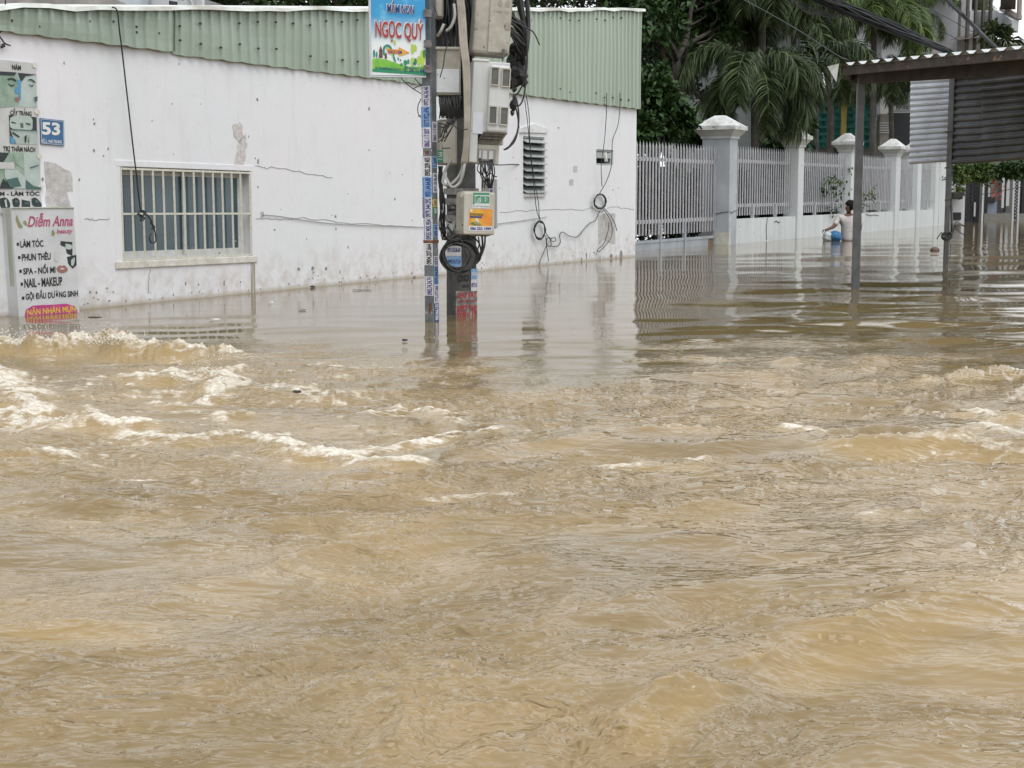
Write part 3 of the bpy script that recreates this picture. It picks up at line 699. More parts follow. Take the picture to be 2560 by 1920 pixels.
mb = MB(SIGN); wtext(mb, 'NẶN NHÂN MỤN', 215, 1165, 600, 1240, crop2, -.0036, 0, .03); mb.build('lettering', M_YEL, splash)
mb = MB(SIGN)
for k, (mi, pts) in enumerate([(4, [(478, 640), (570, 648), (572, 760), (528, 738), (516, 690), (476, 672)]), (2, [(516, 660), (566, 672), (560, 704), (520, 700)]), (4, [(528, 765), (602, 748), (604, 830), (572, 858), (538, 820)]), (2, [(560, 790), (590, 770), (580, 830), (562, 830)]),
                               (6, [(444, 856), (470, 832), (488, 838), (508, 832), (534, 862), (520, 884), (488, 892), (456, 880)]), (0, [(470, 856), (488, 852), (510, 858), (488, 866)]), (0, [(430, 740), (446, 728), (468, 740), (464, 790), (440, 800), (426, 776)])]):
    P = [crop2(*p) for p in pts]
    if mi != 4: P = [(p.x, p.y) for p in spline([(a, b_, 0) for a, b_ in P] + [(P[0][0], P[0][1], 0)], 4)][:-1]
    PX(mb, P, mi, -.001 - .0005 * k, .0006)
mb.build('picture_print', FACEM, sign)
mb = MB(SIGN)
for pts in ([(140, 520), (124, 470), (134, 436), (150, 480), (180, 530), (150, 538)], [(180, 490), (200, 478), (218, 520), (190, 510)], [(404, 586), (414, 552), (434, 572), (430, 592), (416, 600)]):
    P = [crop2(*p) for p in pts]; P = [(p.x, p.y) for p in spline([(a, b_, 0) for a, b_ in P] + [(P[0][0], P[0][1], 0)], 4)][:-1]; PX(mb, P, 0, -.001, .0008)
mb.build('leaf_emblem', M_OLIVE, sign)

# house number
M_SBLUE = mat('enamel_blue', (.02, .11, .27), .35, (.03, .14, .32), 20); M_WHITE = plain('enamel_white', (.80, .80, .76), .4)
num = thing('house_number_plate', 'blue enamel plate with the number 53 on the white wall', 'number plate', WALL.w((wp(128, 330)[0], -.005, wp(128, 362)[1])))
mb = MB(WALL); PX(mb, [(97.5, 295), (157, 301.5), (158, 365), (100, 360)], 0, -.006, .008); mb.build('plate', M_SBLUE, num)
mb = MB(WALL); c_ = crop1
wtext(mb, '53', 333, 962, 476, 1064, c_, -.0155, 0, .035); wtext(mb, 'TỔ 2 - PHÚ TRUNG', 328, 1088, 488, 1128, c_, -.0155, 0, .025); mb.build('lettering', M_WHITE, num)
mb = MB(WALL)
A = [(99.5, 297.5), (155.5, 303.8), (156.5, 362.8), (101.5, 357.8)]
for i in range(4):
    a, c = WALL.hit(*A[i]), WALL.hit(*A[(i + 1) % 4]); mb.tube([(a.x, -.0145, a.z), (c.x, -.0145, c.z)], .0022, 4)
mb.build('border', M_WHITE, num)

# ---------------------------------------------------------------- wires on the wall
def wire(name, label, pts, r, y=-.03, group=None, extra=(), mt=None, cat='cable', parent=None, fr=WALL, n=7):
    mb = MB(fr)
    for P in [pts] + list(extra):
        Q = []
        for p in P:
            yy = p[2] if len(p) > 2 else y; h = fr.hit(p[0], p[1], yy); Q.append((h.x, yy, h.z))
        mb.tube(spline(Q, n), r, 5)
    return mb.build(name, mt or M_BLACK, parent, smooth=True, label=label, cat=cat, group=group)
def c5(x, y): return 1250 + x * .3014, 250 + y * .3014
def coil(cx, cy, rx, ry, n=5, seed=0, jit=.12):
    r_ = random.Random(seed); out = []
    for k in range(n * 10):
        a = 2 * math.pi * k / 10; s_ = 1 + r_.uniform(-jit, jit); out.append((cx + rx * s_ * math.cos(a) + r_.uniform(-1, 1), cy + ry * s_ * math.sin(a), -.04 - .004 * (k % 7)))
    return out
wire('hanging_cable', 'black cable hanging over the barred window and ending in a knot', [crop1(885, 55) + (-.12,), crop1(925, 85) + (-.14,), crop1(945, 250) + (-.14,), crop1(962, 380) + (-.13,), crop1(1010, 800) + (-.10,), crop1(1050, 1150) + (-.10,), crop1(1080, 1400) + (-.10,), crop2(1090, 240) + (-.1,), crop2(1112, 410) + (-.1,)], .0075,
     extra=[[crop2(*p) + (-.1,) for p in [(1112, 400), (1160, 432), (1195, 480), (1205, 520), (1222, 560), (1230, 640), (1200, 655), (1180, 620), (1195, 580)]], [crop2(*p) + (-.1,) for p in [(1085, 432), (1110, 400), (1150, 410), (1130, 440), (1095, 425), (1120, 455), (1140, 420)]],
            [crop2(*p) + (-.1,) for p in [(1120, 440), (1140, 460), (1125, 480), (1108, 470), (1135, 455)]], [crop2(*p) + (-.1,) for p in [(1188, 490), (1215, 525), (1200, 545), (1222, 530), (1190, 498)]]])
wire('wall_wire', 'thin black wire in the top left corner of the white wall', [(14, -30), (13, 20), (8, 60), (1, 80), (-20, 88)], .007, extra=[[(0, 92), (12, 108), (26, 114)], [(2, 118), (8, 110), (11, 116), (2, 119), (12, 109)]])
wire('wall_wire', 'thin grey wire strung low across the white wall behind the pole', [(655, 537), (700, 541), (800, 556), (900, 563), (1062, 568), (1160, 572), (1250, 559), (1310, 551), (1367, 542)], .0042, mt=plain('grey_wire', (.30, .30, .30), .6), y=-.012, extra=[[(652, 533), (657, 530), (659, 540), (654, 541)]])
wire('wall_wire', 'black cable running from the meter boxes to the louvre window', [(1222, 411, -.3), (1250, 412.5, -.2), (1285, 411, -.04), (1312, 413, .05)], .008)
wire('coiled_cable', 'thin black cables hanging past the louvre window into a coil', [c5(*p) + (-.10,) for p in [(215, -60), (240, 120), (245, 270), (255, 480), (270, 620), (290, 800), (305, 920), (328, 990)]], .0062,
     extra=[[c5(*p) + (-.10,) for p in [(205, 0), (228, 180), (245, 360), (270, 560), (290, 700), (318, 850), (325, 960), (334, 995)]], coil(*c5(330, 1080), 13, 22, 6, 1), [c5(*p) + (-.04,) for p in [(365, 1060), (385, 1110), (430, 1170), (462, 1165), (450, 1140), (420, 1160), (425, 1200), (400, 1215), (385, 1170), (400, 1140), (430, 1150)]],
            [c5(*p) + (-.05,) for p in [(380, 1120), (385, 1200), (395, 1280), (403, 1335)]], [c5(*p) + (-.05,) for p in [(388, 1200), (360, 1270), (335, 1330), (323, 1370)]],
            [c5(*p) + (-.03,) for p in [(420, 1210), (470, 1215), (500, 1180), (495, 1120), (520, 1095), (570, 1125), (640, 1135), (690, 1080), (745, 1022), (790, 1000), (830, 915)]]])
wire('coiled_cable', 'thin black cables hanging past the small vent into a coil by the corner', [c5(*p) + (-.10,) for p in [(995, -60), (992, 100), (975, 220), (935, 330), (928, 470), (918, 570), (880, 680), (820, 785)]], .0062,
     extra=[[c5(*p) + (-.10,) for p in [(885, -60), (882, 120), (870, 300), (858, 400), (840, 530), (842, 640), (846, 720)]], coil(*c5(830, 842), 14.5, 17.5, 6, 2), [c5(*p) + (-.05,) for p in [(840, 890), (890, 950), (925, 1030), (925, 1130), (870, 1210), (820, 1258), (810, 1240), (860, 1190), (895, 1090), (905, 1010)]],
            [c5(*p) + (-.05,) for p in [(860, 895), (910, 950), (950, 1020), (970, 1085)]]])
# ------------------------------------------------------------------ utility pole, sign post, boxes
rp = random.Random(11)
M_CONC = mat('pole_concrete', (.115, .115, .11), .9, (.055, .055, .052), 7, spots=(.04, .04, .035), spotscale=18, bmp=.01)
M_GALV = mat('galvanised', (.20, .22, .235), .5, (.13, .145, .155), 14, metal=.35, spots=(.30, .31, .32), spotscale=30)
M_RUST = mat('rust', (.12, .04, .02), .9, (.2, .09, .05), 30)
M_BEIGE = mat('aged_beige_plastic', (.45, .43, .37), .5, (.33, .30, .24), 9, spots=(.06, .06, .05), spotscale=26)
M_BEIGE2 = mat('clean_beige_plastic', (.52, .50, .44), .5, (.42, .39, .32), 5)
M_LGREY = mat('light_grey_plastic', (.60, .61, .61), .45, (.50, .51, .50), 5, streak=True)
M_WPAINT = mat('white_scuffed', (.70, .73, .75), .5, (.62, .64, .66), 8, spots=(.10, .11, .11), spotscale=30)
M_METERGL = mat('meter_window', (.07, .075, .065), .15, (.12, .12, .10), 20)
M_STW = mat('sticker_white', (.70, .70, .72), .55, (.60, .60, .63), 30); M_STB = mat('sticker_blue', (.14, .34, .62), .55, (.3, .45, .66), 40)
M_PUR = plain('ink_purple', (.07, .04, .22), .6); M_NAVY = plain('ink_navy', (.02, .04, .20), .6); M_RED = mat('ink_red', (.42, .02, .03), .6, (.30, .05, .05), 40)
M_GRN = plain('print_green', (.02, .26, .12), .55); M_ORG = mat('print_orange', (.72, .22, .03), .5, (.70, .42, .04), 14); M_CUT = plain('print_cyan', (.06, .36, .60), .5)
STM = [M_STW, M_STB, M_PUR, M_NAVY, M_INK, M_GRN, M_YEL, M_ORG, M_RED, M_CUT]

YP = 13.05; S = YP / F
post = thing('sign_post', 'leaning square galvanised steel post plastered with phone number stickers', 'post', at(1078, 806, YP))
b0 = at(1062, 806, YP); t0 = at(1054.0, 190, YP)
lean = (t0 - b0).normalized()
PT = Fr(b0, R(-26.6)); PT.z = Vector((lean.x, 0, lean.z)).normalized()
w_ = .089
zt_ = 6.0
mb = MB(PT); mb.box(0, w_, 0, w_, -.9, zt_); mb.build('pole', M_GALV, post, bevel=.006)
mb = MB(PT); zz = PT.hit(1075, 604)[2]; mb.box(-.003, w_ + .003, -.003, w_ + .003, zz - .012, zz + .012); mb.build('band', M_RUST, post)
mb = MB(PT)
for (x_, y_, rx, rz) in ((1076, 770, .016, .045), (1070, 382, .02, .02)):
    q = PT.hit(x_, y_); mb.ell(q.x, q.z, rx, rz, -.002, .002, 0, 12, 0, .3, rnd=rp)
mb.build('rust_stain', M_RUST, post)
PT2 = PT.off((w_, 0, 0), R(90))     # side face: x runs away along the face
def sticker(fr, xa, xb, ya, yb, txt, ti=2, bi=0, side='small', parent=None, rot=90, y0=-.002, band=None, pad=.12):
    a = fr.hit((xa + xb) / 2, ya); c = fr.hit((xa + xb) / 2, yb); x0, x1 = fr.hit(xa, (ya + yb) / 2).x, fr.hit(xb, (ya + yb) / 2).x
    mb = MB(fr); mb.box(x0, x1, y0, y0 + .0015, c.z, a.z, bi)
    if band is not None: mb.box(x0, x0 + (x1 - x0) * .22, y0 - .0006, y0, c.z, a.z, band)
    wd, ht = x1 - x0, a.z - c.z; l = .28 if (band is not None or rot == 90) else pad
    if rot == 90:
        mb.text(txt, x0 + wd * l, x1 - wd * .10, c.z + ht * .04, a.z - ht * .04, y0 - .001, ti, .035, rot=90)
        if ti != 4: mb.text('LH: NHANH GỌN UY TÍN', x0 + wd * .06, x0 + wd * .2, c.z + ht * .05, a.z - ht * .05, y0 - .0012, ti if band is None else 0, .02, rot=90)
    else: mb.text(txt, x0 + wd * .06, x1 - wd * .06, c.z + ht * pad, a.z - ht * pad, y0 - .001, ti, .035)
    return mb.build('sticker', STM, parent)
e = .3
sticker(PT, 1056.5, 1078.0, 215, 266, '0972.46.36.46', 2, 0, parent=post)
sticker(PT, 1056.0, 1079.0, 266, 319, '0373.922.696', 3, 1, parent=post)
sticker(PT, 1056.5, 1080.0, 319, 370, '0865.117.007', 2, 0, parent=post)
sticker(PT, 1057, 1081.5, 391, 442, '0905.209.405', 4, 0, parent=post)
sticker(PT, 1058, 1081.8, 442, 494, '0931.64.64.80', 3, 1, parent=post)
sticker(PT, 1058.5, 1082, 494, 545, '0979.344.292', 3, 0, parent=post, band=3)
sticker(PT, 1060, 1083, 546, 601, '0935.905.954', 3, 0, parent=post)
sticker(PT, 1060.5, 1083, 608, 663, '0904.207.664', 4, 0, parent=post)
sticker(PT, 1062, 1084, 691, 739, '0985.74.34.74', 2, 0, parent=post)
def s2(ya, yb, txt, ti, bi, f0=.08, f1=.92):
    a = PT2.hit(1090, ya); c = PT2.hit(1090, yb); mb = MB(PT2)
    mb.box(w_ * f0, w_ * f1, -.002, -.0005, c.z, a.z, bi); mb.text(txt, w_ * (f0 + .12), w_ * (f1 - .1), c.z + .008, a.z - .008, -.003, ti, .035, rot=90)
    return mb.build('sticker', STM, post)
s2(305, 355, '0865.117.007', 2, 0); s2(391, 420, '5.209', 3, 1); s2(433, 481, '0971.05.06.60', 3, 0); s2(498, 517, 'CHO', 3, 6); s2(517, 536, 'VAY', 0, 5)
s2(560, 592, '09.01', 3, 1); s2(640, 664, '0373', 3, 0); s2(664, 712, '0979.344.292', 3, 1); s2(712, 758, '1773.377.068', 2, 0); s2(758, 803, '985.066.155', 0, 3)

# --- kindergarten sign on the post
YB = 12.95
BD = Fr(at(1064, 190, YB), R(9))
bl_, tr_ = BD.hit(929, 186), BD.hit(1064, 0)
bw = bl_.x; bz0 = BD.hit(1000, 188).z; bz1 = bz0 + .86
board = thing('kindergarten_sign', 'blue and green sign board pointing with an orange arrow, fixed to the sticker covered post', 'sign', BD.w((bw / 2, 0, bz0)))
M_SKY = None
m, nt, b = newmat('sign_sky_print'); g2 = N(nt, 'ShaderNodeSeparateXYZ'); L(nt, pos(nt), g2.inputs[0])
wz_ = BD.w((0, 0, bz0)).z
L(nt, mixc(nt, ramp(nt, g2.outputs['Z'], wz_ + .25, wz_ + .47, 0, 1), (.62, .66, .66), mixc(nt, ramp(nt, noise(nt, pos(nt), 9, 3), .55, .75), (.02, .25, .50), (.12, .42, .62))), b.inputs['Base Color']); b.inputs['Roughness'].default_value = .35
mb = MB(BD); mb.box(bw, 0, 0, .05, bz0, bz1); mb.build('panel', m, board)
mb = MB(BD); mb.box(bw - .016, bw, -.004, .055, bz0 - .004, bz1); mb.box(bw - .016, .004, -.004, .055, bz0 - .016, bz0 - .004); mb.build('frame', plain('frame_alu', (.55, .58, .60), .4, .3), board)
def BX(x, y): return 900 + x / 4.148, y / 4.148
BM = [M_GRN, mat('print_grass', (.10, .42, .04), .5, (.30, .58, .06), 18), M_ORG, M_NAVY, M_WHITE, M_RED, mat('print_brown', (.14, .05, .03), .5), plain('print_teal2', (.02, .25, .22), .5), M_CUT, plain('print_lime', (.45, .62, .08), .5)]
mb = MB(BD)
def BP(pts, mi, y, sp=True):
    if sp: P = [(p.x, p.y) for p in spline([(a, b_, 0) for a, b_ in pts] + [(pts[0][0], pts[0][1], 0)], 4)][:-1]
    else: P = pts
    PX(mb, [BX(*p) for p in P], mi, y, .0006)
BP([(128, 640), (128, 608), (200, 606), (270, 615), (340, 640), (430, 672), (520, 690), (600, 690), (684, 690), (684, 782), (128, 745)], 1, -.001, False)
BP([(128, 745), (128, 715), (250, 700), (420, 735), (560, 742), (684, 730), (684, 782)], 0, -.0016, False)
BP([(236, 560), (240, 490), (280, 460), (320, 480), (345, 540), (372, 640), (352, 632), (325, 550), (300, 500), (270, 490), (256, 520), (258, 580)], 7, -.0022)
BP([(262, 500), (290, 490), (330, 540), (345, 600), (318, 560), (285, 510)], 9, -.0028)
BP([(275, 505), (400, 515), (402, 488), (516, 548), (402, 585), (402, 560), (290, 556)], 2, -.0034, False)
mb.build('picture', BM, board, label='printed hill, rainbow and orange arrow')
mb = MB(BD)
for x_, y_, w2, h2 in ((215, 600, 44, 110), (268, 608, 26, 60)):
    BP([(x_ - w2 / 2, y_), (x_ - w2 / 3, y_ - h2 * .6), (x_ + w2 / 3, y_ - h2 * .6), (x_ + w2 / 2, y_)], 6, -.003, False); BP([(x_ - w2 / 2, y_ - h2 * .6), (x_, y_ - h2 * 1.15), (x_ + w2 / 2, y_ - h2 * .6)], 4 if 0 else 6, -.003, False)
for x_, y_, w2, h2, mi in ((146, 556, 22, 84, 7), (172, 568, 18, 64, 7), (470, 650, 34, 60, 0), (500, 640, 26, 50, 7), (545, 640, 44, 90, 9), (575, 640, 30, 70, 0), (610, 630, 40, 100, 9), (650, 600, 48, 170, 9), (665, 560, 30, 90, 0), (545, 510, 36, 110, 9), (575, 500, 26, 70, 9), (430, 668, 24, 30, 0), (395, 610, 14, 30, 7), (420, 625, 12, 24, 7), (360, 440, 20, 60, 9), (560, 660, 30, 40, 8)):
    q = BD.hit(*BX(x_, y_)); mb.ell(q.x, q.z, w2 / 4.148 * S / 2, h2 / 4.148 * S / 2, -.0046, -.004, mi, 12, 0, .1, rnd=rp)
mb.build('picture', BM, board, label='printed toy towers, bushes and leaves')
def btext(s, x0, y0, x1, y1, y, mi, bold=.03, nm='lettering', mm=BM, skew=0):
    mb = MB(BD); a = BD.hit(*BX(x0, y1), y); c = BD.hit(*BX(x1, y1), y); t = BD.hit(*BX(x0, y0), y); mb.text(s, a.x, c.x, a.z, t.z, y, mi, bold)
    if skew:
        for i, v in enumerate(mb.v):
            l = BD.l(v); v -= BD.z * ((l.x - a.x) * skew)
    return mb
mb = MB(BD); q = BD.hit(*BX(280, 130)); 
mb.build if 0 else None
for (s, x0, y0, x1, y1, ins) in (('MẦM NON', 282, -8, 556, 130, 0), ('NGỌC QUÝ', 160, 170, 655, 430, 0)):
    btext(s, x0 - 6, y0 - 4, x1 + 2, y1, -.002, 4, .075, skew=.05).build('lettering', BM, board, label='white halo behind the letters')
    btext(s, x0, y0, x1 + 4, y1 - 2, -.012, 3 if 'M' in s[:1] else 5, .022, skew=.05).build('lettering', BM, board, label='raised navy letters' if s[0] == 'M' else 'raised dark red letters')
btext('VÀO 10M', 290, 510, 435, 556, -.0048, 3, .02, skew=.03).build('lettering', BM, board)
btext('ĐT: 0367 511 654', 460, 690, 662, 745, -.0048, 3, .03, skew=.04).build('lettering', BM, board)
btext('ĐC: TỔ 2 PHÚ TRUNG - PHƯỜNG 10', 160, 676, 452, 712, -.0048, 3, .01, skew=.06).build('lettering', BM, board)
for y_ in (140, 455, 715):
    mb = MB(BD); q = BD.hit(*BX(690, y_)); mb.box(-.012, .05, -.02, .02, q.z - .03, q.z + .03)
    mb.build('bracket', mat('bracket_grey', (.20, .21, .22), .5, (.10, .06, .05), 25, metal=.4), board)

# --- concrete pole
YC = 13.7; SC_ = YC / F
phi = R(27.8); PC = Fr(at(1140, 797, YC), phi); wc = .215
pole = thing('utility_pole', 'dark square concrete utility pole carrying the meter boxes, with CHO VAY stencilled at its foot', 'utility pole', PC.w((wc / 2, wc / 2, 0)))
mb = MB(PC)
mb.frustum(0, wc, 0, wc, -.9, 6.5, .03, .03); mb.build('shaft', M_CONC, pole, bevel=.012)
def ptext(s, x0, y0, x1, y1, mi, bold=.03, y=-.002):
    mb = MB(PC); a = PC.hit(x0, y1, y); c = PC.hit(x1, y1, y); t = PC.hit(x0, y0, y)
    k = (a.z + .9) / 7.4 * .03
    mb.text(s, a.x, c.x, a.z, t.z, y, mi, bold); return mb.build('lettering', STM, pole)
PCf = PC; 
mb = MB(PC); a = PC.hit(1138.5, 800, -.0005); c = PC.hit(1193, 728, -.0005)
mb.box(a.x + .01, c.x, -.0008, .012, .0, PC.hit(1150, 728).z); mb.build('paint_patch', mat('pale_paint_patch', (.36, .34, .33), .9, (.15, .15, .14), 16, bmp=.004, lo=.42, hi=.58), pole)
ptext('CHO', 1144, 686, 1173, 704, 4, .05); ptext('(BAO)', 1157, 711, 1173, 720, 4, .03); ptext('CHO VAY', 1142, 731, 1192, 746, 8, .045, -.003); ptext('CHOI THIEU GIA', 1142, 750, 1191, 757, 8, .02, -.003); ptext('8327.710', 1142, 763, 1191, 790, 8, .045, -.003)
PS = Fr(at(1116, 608, YC - .03), R(4))
mb = MB(PS); a = PS.hit(1116, 609); c = PS.hit(1154, 668); mb.box(a.x, c.x, 0, .03, c.z, a.z); tin = mb.build('tin_plate', mat('tin', (.25, .27, .30), .6), pole)
sticker(PS, 1116.5, 1153, 609, 640, '0971.05.06.60', 3, 0, rot=0, pad=.30, parent=tin); sticker(PS, 1117, 1153.5, 641, 667, '0909.29.77.24', 3, 1, rot=0, pad=.30, parent=tin)
sticker(PC, 1177, 1193.5, 672, 697, '0931.64', 0, 1, rot=0, parent=pole, y0=-.004, pad=.28); sticker(PC, 1177, 1193.5, 698, 727, '0972.42', 2, 0, rot=0, parent=pole, y0=-.004, pad=.30)
mb = MB(PC)
for py_ in (478, 503, 545): 
    z_ = PC.hit(1150, py_).z; mb.box(-.008, wc + .008, -.008, wc + .008, z_ - .03, z_ + .025)
mb.build('steel_band', mat('steel_band', (.34, .34, .33), .45, (.2, .19, .18), 20, metal=.5), pole)
mb = MB(PC)      # crumpled foil and a rag stuffed behind the bands
for cx, cy, r0, mi in ((1128, 520, .05, 0), (1140, 530, .04, 0), (1132, 570, .06, 1), (1145, 583, .05, 1), (1141, 600, .03, 1)):
    q = PC.hit(cx, cy, -.06)
    for k in range(14):
        p0 = [(q.x + rp.uniform(-r0, r0), -.06 + rp.uniform(-.04, .03), q.z + rp.uniform(-r0, r0) * 1.2) for _ in range(3)]; mb.add(p0, [(0, 1, 2)], mi)
mb.build('wrapping', [plain('foil', (.20, .19, .18), .5, .3), mat('rag_white', (.52, .56, .55), .8)], pole)

# --- boxes on the pole; sizes are taken in photo pixels at the box's distance
class Bx:
    def __init__(s, name, label, px, py, Y, yaw=0, roll=0, cat='meter box', group=None, pw=60, ph=100):
        o = at(px, py, Y); s.k = Y / F
        ax = Vector((math.cos(R(yaw)) * math.cos(R(roll)), math.sin(R(yaw)), -math.sin(R(roll)))).normalized()
        ay = Vector((-math.sin(R(yaw)), math.cos(R(yaw)), 0)); az = ax.cross(ay)
        s.fr = Fr(o, 0, ax, ay, az); s.t = thing(name, label, cat, s.fr.w((pw / 2 * s.k, .05, -ph * s.k)), group)
    def box(s, part, m, x0, x1, y0, y1, d0, d1, bevel=0, label=None, mb=None):
        k = s.k; mb = mb or MB(s.fr); mb.box(x0 * k, x1 * k, d0, d1, -y1 * k, -y0 * k)
        return mb.build(part, m, s.t, bevel=bevel, label=label)
    def add(s, mb, x0, x1, y0, y1, d0, d1, mi=0): k = s.k; mb.box(x0 * k, x1 * k, d0, d1, -y1 * k, -y0 * k, mi); return mb
GB = 'meter and cable boxes on the utility pole'
# big white four-window cabinet
B = Bx('meter_cabinet', 'tall white meter cabinet with four dark windows on the pole', 1184, 151, 12.95, 10, 3.0, 'meter cabinet', GB, 92, 255)
k = B.k
mb = MB(B.fr)
mb.box(0, 92 * k, 0, .27, -172 * k, 0); mb.box(0, 20 * k, 0, .27, -248 * k, -172 * k); mb.box(20 * k, 92 * k, .15, .27, -200 * k, -172 * k)
mb.box(-3 * k, 40 * k, -.006, .02, -2 * k, 5 * k)
mb.build('body', M_LGREY, B.t, bevel=.008)
mb = MB(B.fr); mb.box(40 * k, 92 * k, -.045, -.001, -172 * k, -8 * k); mb.build('door', M_LGREY, B.t, bevel=.02)
mb = MB(B.fr); z1_ = -172 * k; z2_ = -202 * k
mb.add([(32 * k, -.03, z1_), (92 * k, -.045, z1_), (76 * k, .10, z2_), (20 * k, .10, z2_), (32 * k, .12, z1_), (92 * k, .12, z1_)], [(0, 3, 2, 1), (1, 2, 5), (0, 4, 3), (0, 1, 5, 4), (2, 3, 4, 5)])
ch = mb.build('label_slope', M_BEIGE2, B.t)
mb = MB(B.fr)
def onslope(a, b_):      # a 0..1 across, b 0..1 down
    p = Vector((32 * k, -.03, z1_)).lerp(Vector((92 * k, -.045, z1_)), a).lerp(Vector((20 * k, .10, z2_)).lerp(Vector((76 * k, .10, z2_)), a), b_); return (p.x - .0, p.y - .003, p.z - .002)
mb.add([onslope(.03, .08), onslope(.9, .08), onslope(.9, .75), onslope(.03, .75)], [(0, 3, 2, 1)], 0)
for r_ in range(3):
    vs_t, fs_t = textmesh(['CÔNG TY ĐIỆN LỰC', 'CẢNH BÁO', 'NGUY HIỂM'][r_], .03)
    mx = min(v[0] for v in vs_t); Mx = max(v[0] for v in vs_t); mz = min(v[1] for v in vs_t); Mz = max(v[1] for v in vs_t)
    tb = (.10 + r_ * .22, .26 + r_ * .23)
    q = [onslope(.07 + .8 * (v[0] - mx) / (Mx - mx), tb[1] - (tb[1] - tb[0]) * (v[1] - mz) / (Mz - mz)) for v in vs_t]
    mb.add([(p[0], p[1] - .004, p[2] - .002) for p in q], fs_t, 1)
mb.build('label_plate', [plain('label_grey', (.12, .11, .13), .5), M_LGREY], ch)
mb = MB(B.fr); mb.box(20 * k, 78 * k, .06, .26, -250 * k, -202 * k); lb = mb.build('breaker_box', M_BEIGE2, B.t, bevel=.008)
mb = MB(B.fr); mb.box(25 * k, 70 * k, .052, .062, -243 * k, -212 * k, 0)
for a_, b_ in ((27, 32), (36, 47), (52, 62)): mb.box(a_ * k, b_ * k, .044, .052, -238 * k, -217 * k, 1)
mb.box(27 * k, 33 * k, .040, .052, -240 * k, -236 * k, 2); mb.box(54 * k, 64 * k, .040, .052, -240 * k, -237 * k, 2)
mb.build('breaker', [plain('recess_grey', (.32, .31, .27), .6), M_LGREY, M_BLACK], lb)
for a_, b_ in ((41, 13), (69, 15), (41, 107), (69, 108)):
    mb = MB(B.fr)
    for q in ((a_, a_ + 2.5, b_, b_ + 46), (a_ + 19.5, a_ + 22, b_, b_ + 46), (a_ + 2.5, a_ + 19.5, b_, b_ + 3), (a_ + 2.5, a_ + 19.5, b_ + 43, b_ + 46)): B.add(mb, *q, -.062, -.044)
    fr_ = mb.build('window', M_BEIGE2, B.t)
    mb = MB(B.fr); B.add(mb, a_ + 2.5, a_ + 19.5, b_ + 3, b_ + 43, -.050, -.0455); mb.build('glass', M_METERGL, fr_)
B.box('paper_label', plain('paper', (.66, .68, .74), .7), 5, 31, 125, 177, -.004, -.001)
# upper beige box
B = Bx('meter_cabinet', 'large dirty beige box at the top of the pole, cut by the frame edge', 1181, 130, 13.0, 8, 4.0, 'meter cabinet', GB, 92, 5); k = B.k
mb = MB(B.fr); mb.box(0, 92 * k, 0, .30, -3 * k, 190 * k); mb.build('body', M_BEIGE, B.t, bevel=.03)
mb = MB(B.fr); mb.box(36 * k, 90 * k, -.02, -.001, 2 * k, 188 * k); mb.build('door', M_BEIGE, B.t, bevel=.012)
mb = MB(B.fr); mb.box(72 * k, 78 * k, -.05, -.02, -8 * k, 12 * k); mb.tube([(75 * k, -.04, -4 * k), (74 * k, -.04, -16 * k)], .008, 6); mb.build('latch', plain('dark_steel', (.12, .12, .11), .5, .5), B.t)
mb = MB(B.fr); mb.box(76 * k, 88 * k, -.026, -.02, 60 * k, 76 * k); mb.build('lock_plate', mat('recess_beige', (.34, .32, .26), .6), B.t)
mb = MB(B.fr)
for x_ in (60, 78): mb.ell(x_ * k, 122 * k, 5 * k, 8 * k, -.0235, -.02, 0, 14); mb.box((x_ - 5) * k, (x_ + 5) * k, -.023, -.02, 100 * k, 104 * k)
mb.build('embossed_mark', mat('recess_beige', (.34, .32, .26), .6), B.t)
# small top left box
B = Bx('cable_box', 'small beige box at the top between the post and the black cables', 1087, 46, 13.15, 0, 0, 'cable box', GB, 22, 0); k = B.k
mb = MB(B.fr); mb.box(0, 20 * k, 0, .14, 0, 120 * k); mb.build('body', M_BEIGE, B.t, bevel=.02); mb = MB(B.fr); mb.box(3 * k, 17 * k, -.012, -.001, 5 * k, 110 * k); mb.build('lid', M_BEIGE2, B.t, bevel=.008)
# two-tone box
B = Bx('cable_box', 'box with dirty beige top and scuffed white lower half, left of the pole', 1089, 116, 13.1, 6, 0, 'cable box', GB, 66, 119); k = B.k
B.box('body', M_BEIGE, 0, 62, 0, 118, 0, .2, .014); B.box('cover_strip', M_BEIGE2, -1, 59, 1, 8, -.015, -.001, .006)
B.box('panel', M_WPAINT, 1, 58, 55, 112, -.012, -.001, .006)
mb = MB(B.fr)
for x_ in (24, 34, 50, 60): mb.tube([(x_ * k, .08, -118 * k), (x_ * k, .08, -126 * k)], .017, 8)
mb.build('gland', mat('gland_grey', (.28, .27, .24), .6), B.t)
# lower left box
B = Bx('cable_box', 'tall beige box with a green sticker, low on the left side of the pole', 1093, 298, 13.15, 6, 0, 'cable box', GB, 50, 118); k = B.k
B.box('body', M_BEIGE2, 0, 49, 0, 112, 0, .18, .02); B.box('window', M_METERGL, 2, 9, 11, 44, -.006, -.001)
B.box('lid', M_BEIGE2, 12, 46, 6, 108, -.012, -.001, .008)
mb = MB(B.fr); mb.box(0, 14 * k, -.015, -.013, -105 * k, -76 * k, 5); mb.text('7.163', 2 * k, 12 * k, -100 * k, -80 * k, -.0165, 0, .03, rot=90); mb.build('sticker', STM, B.t)
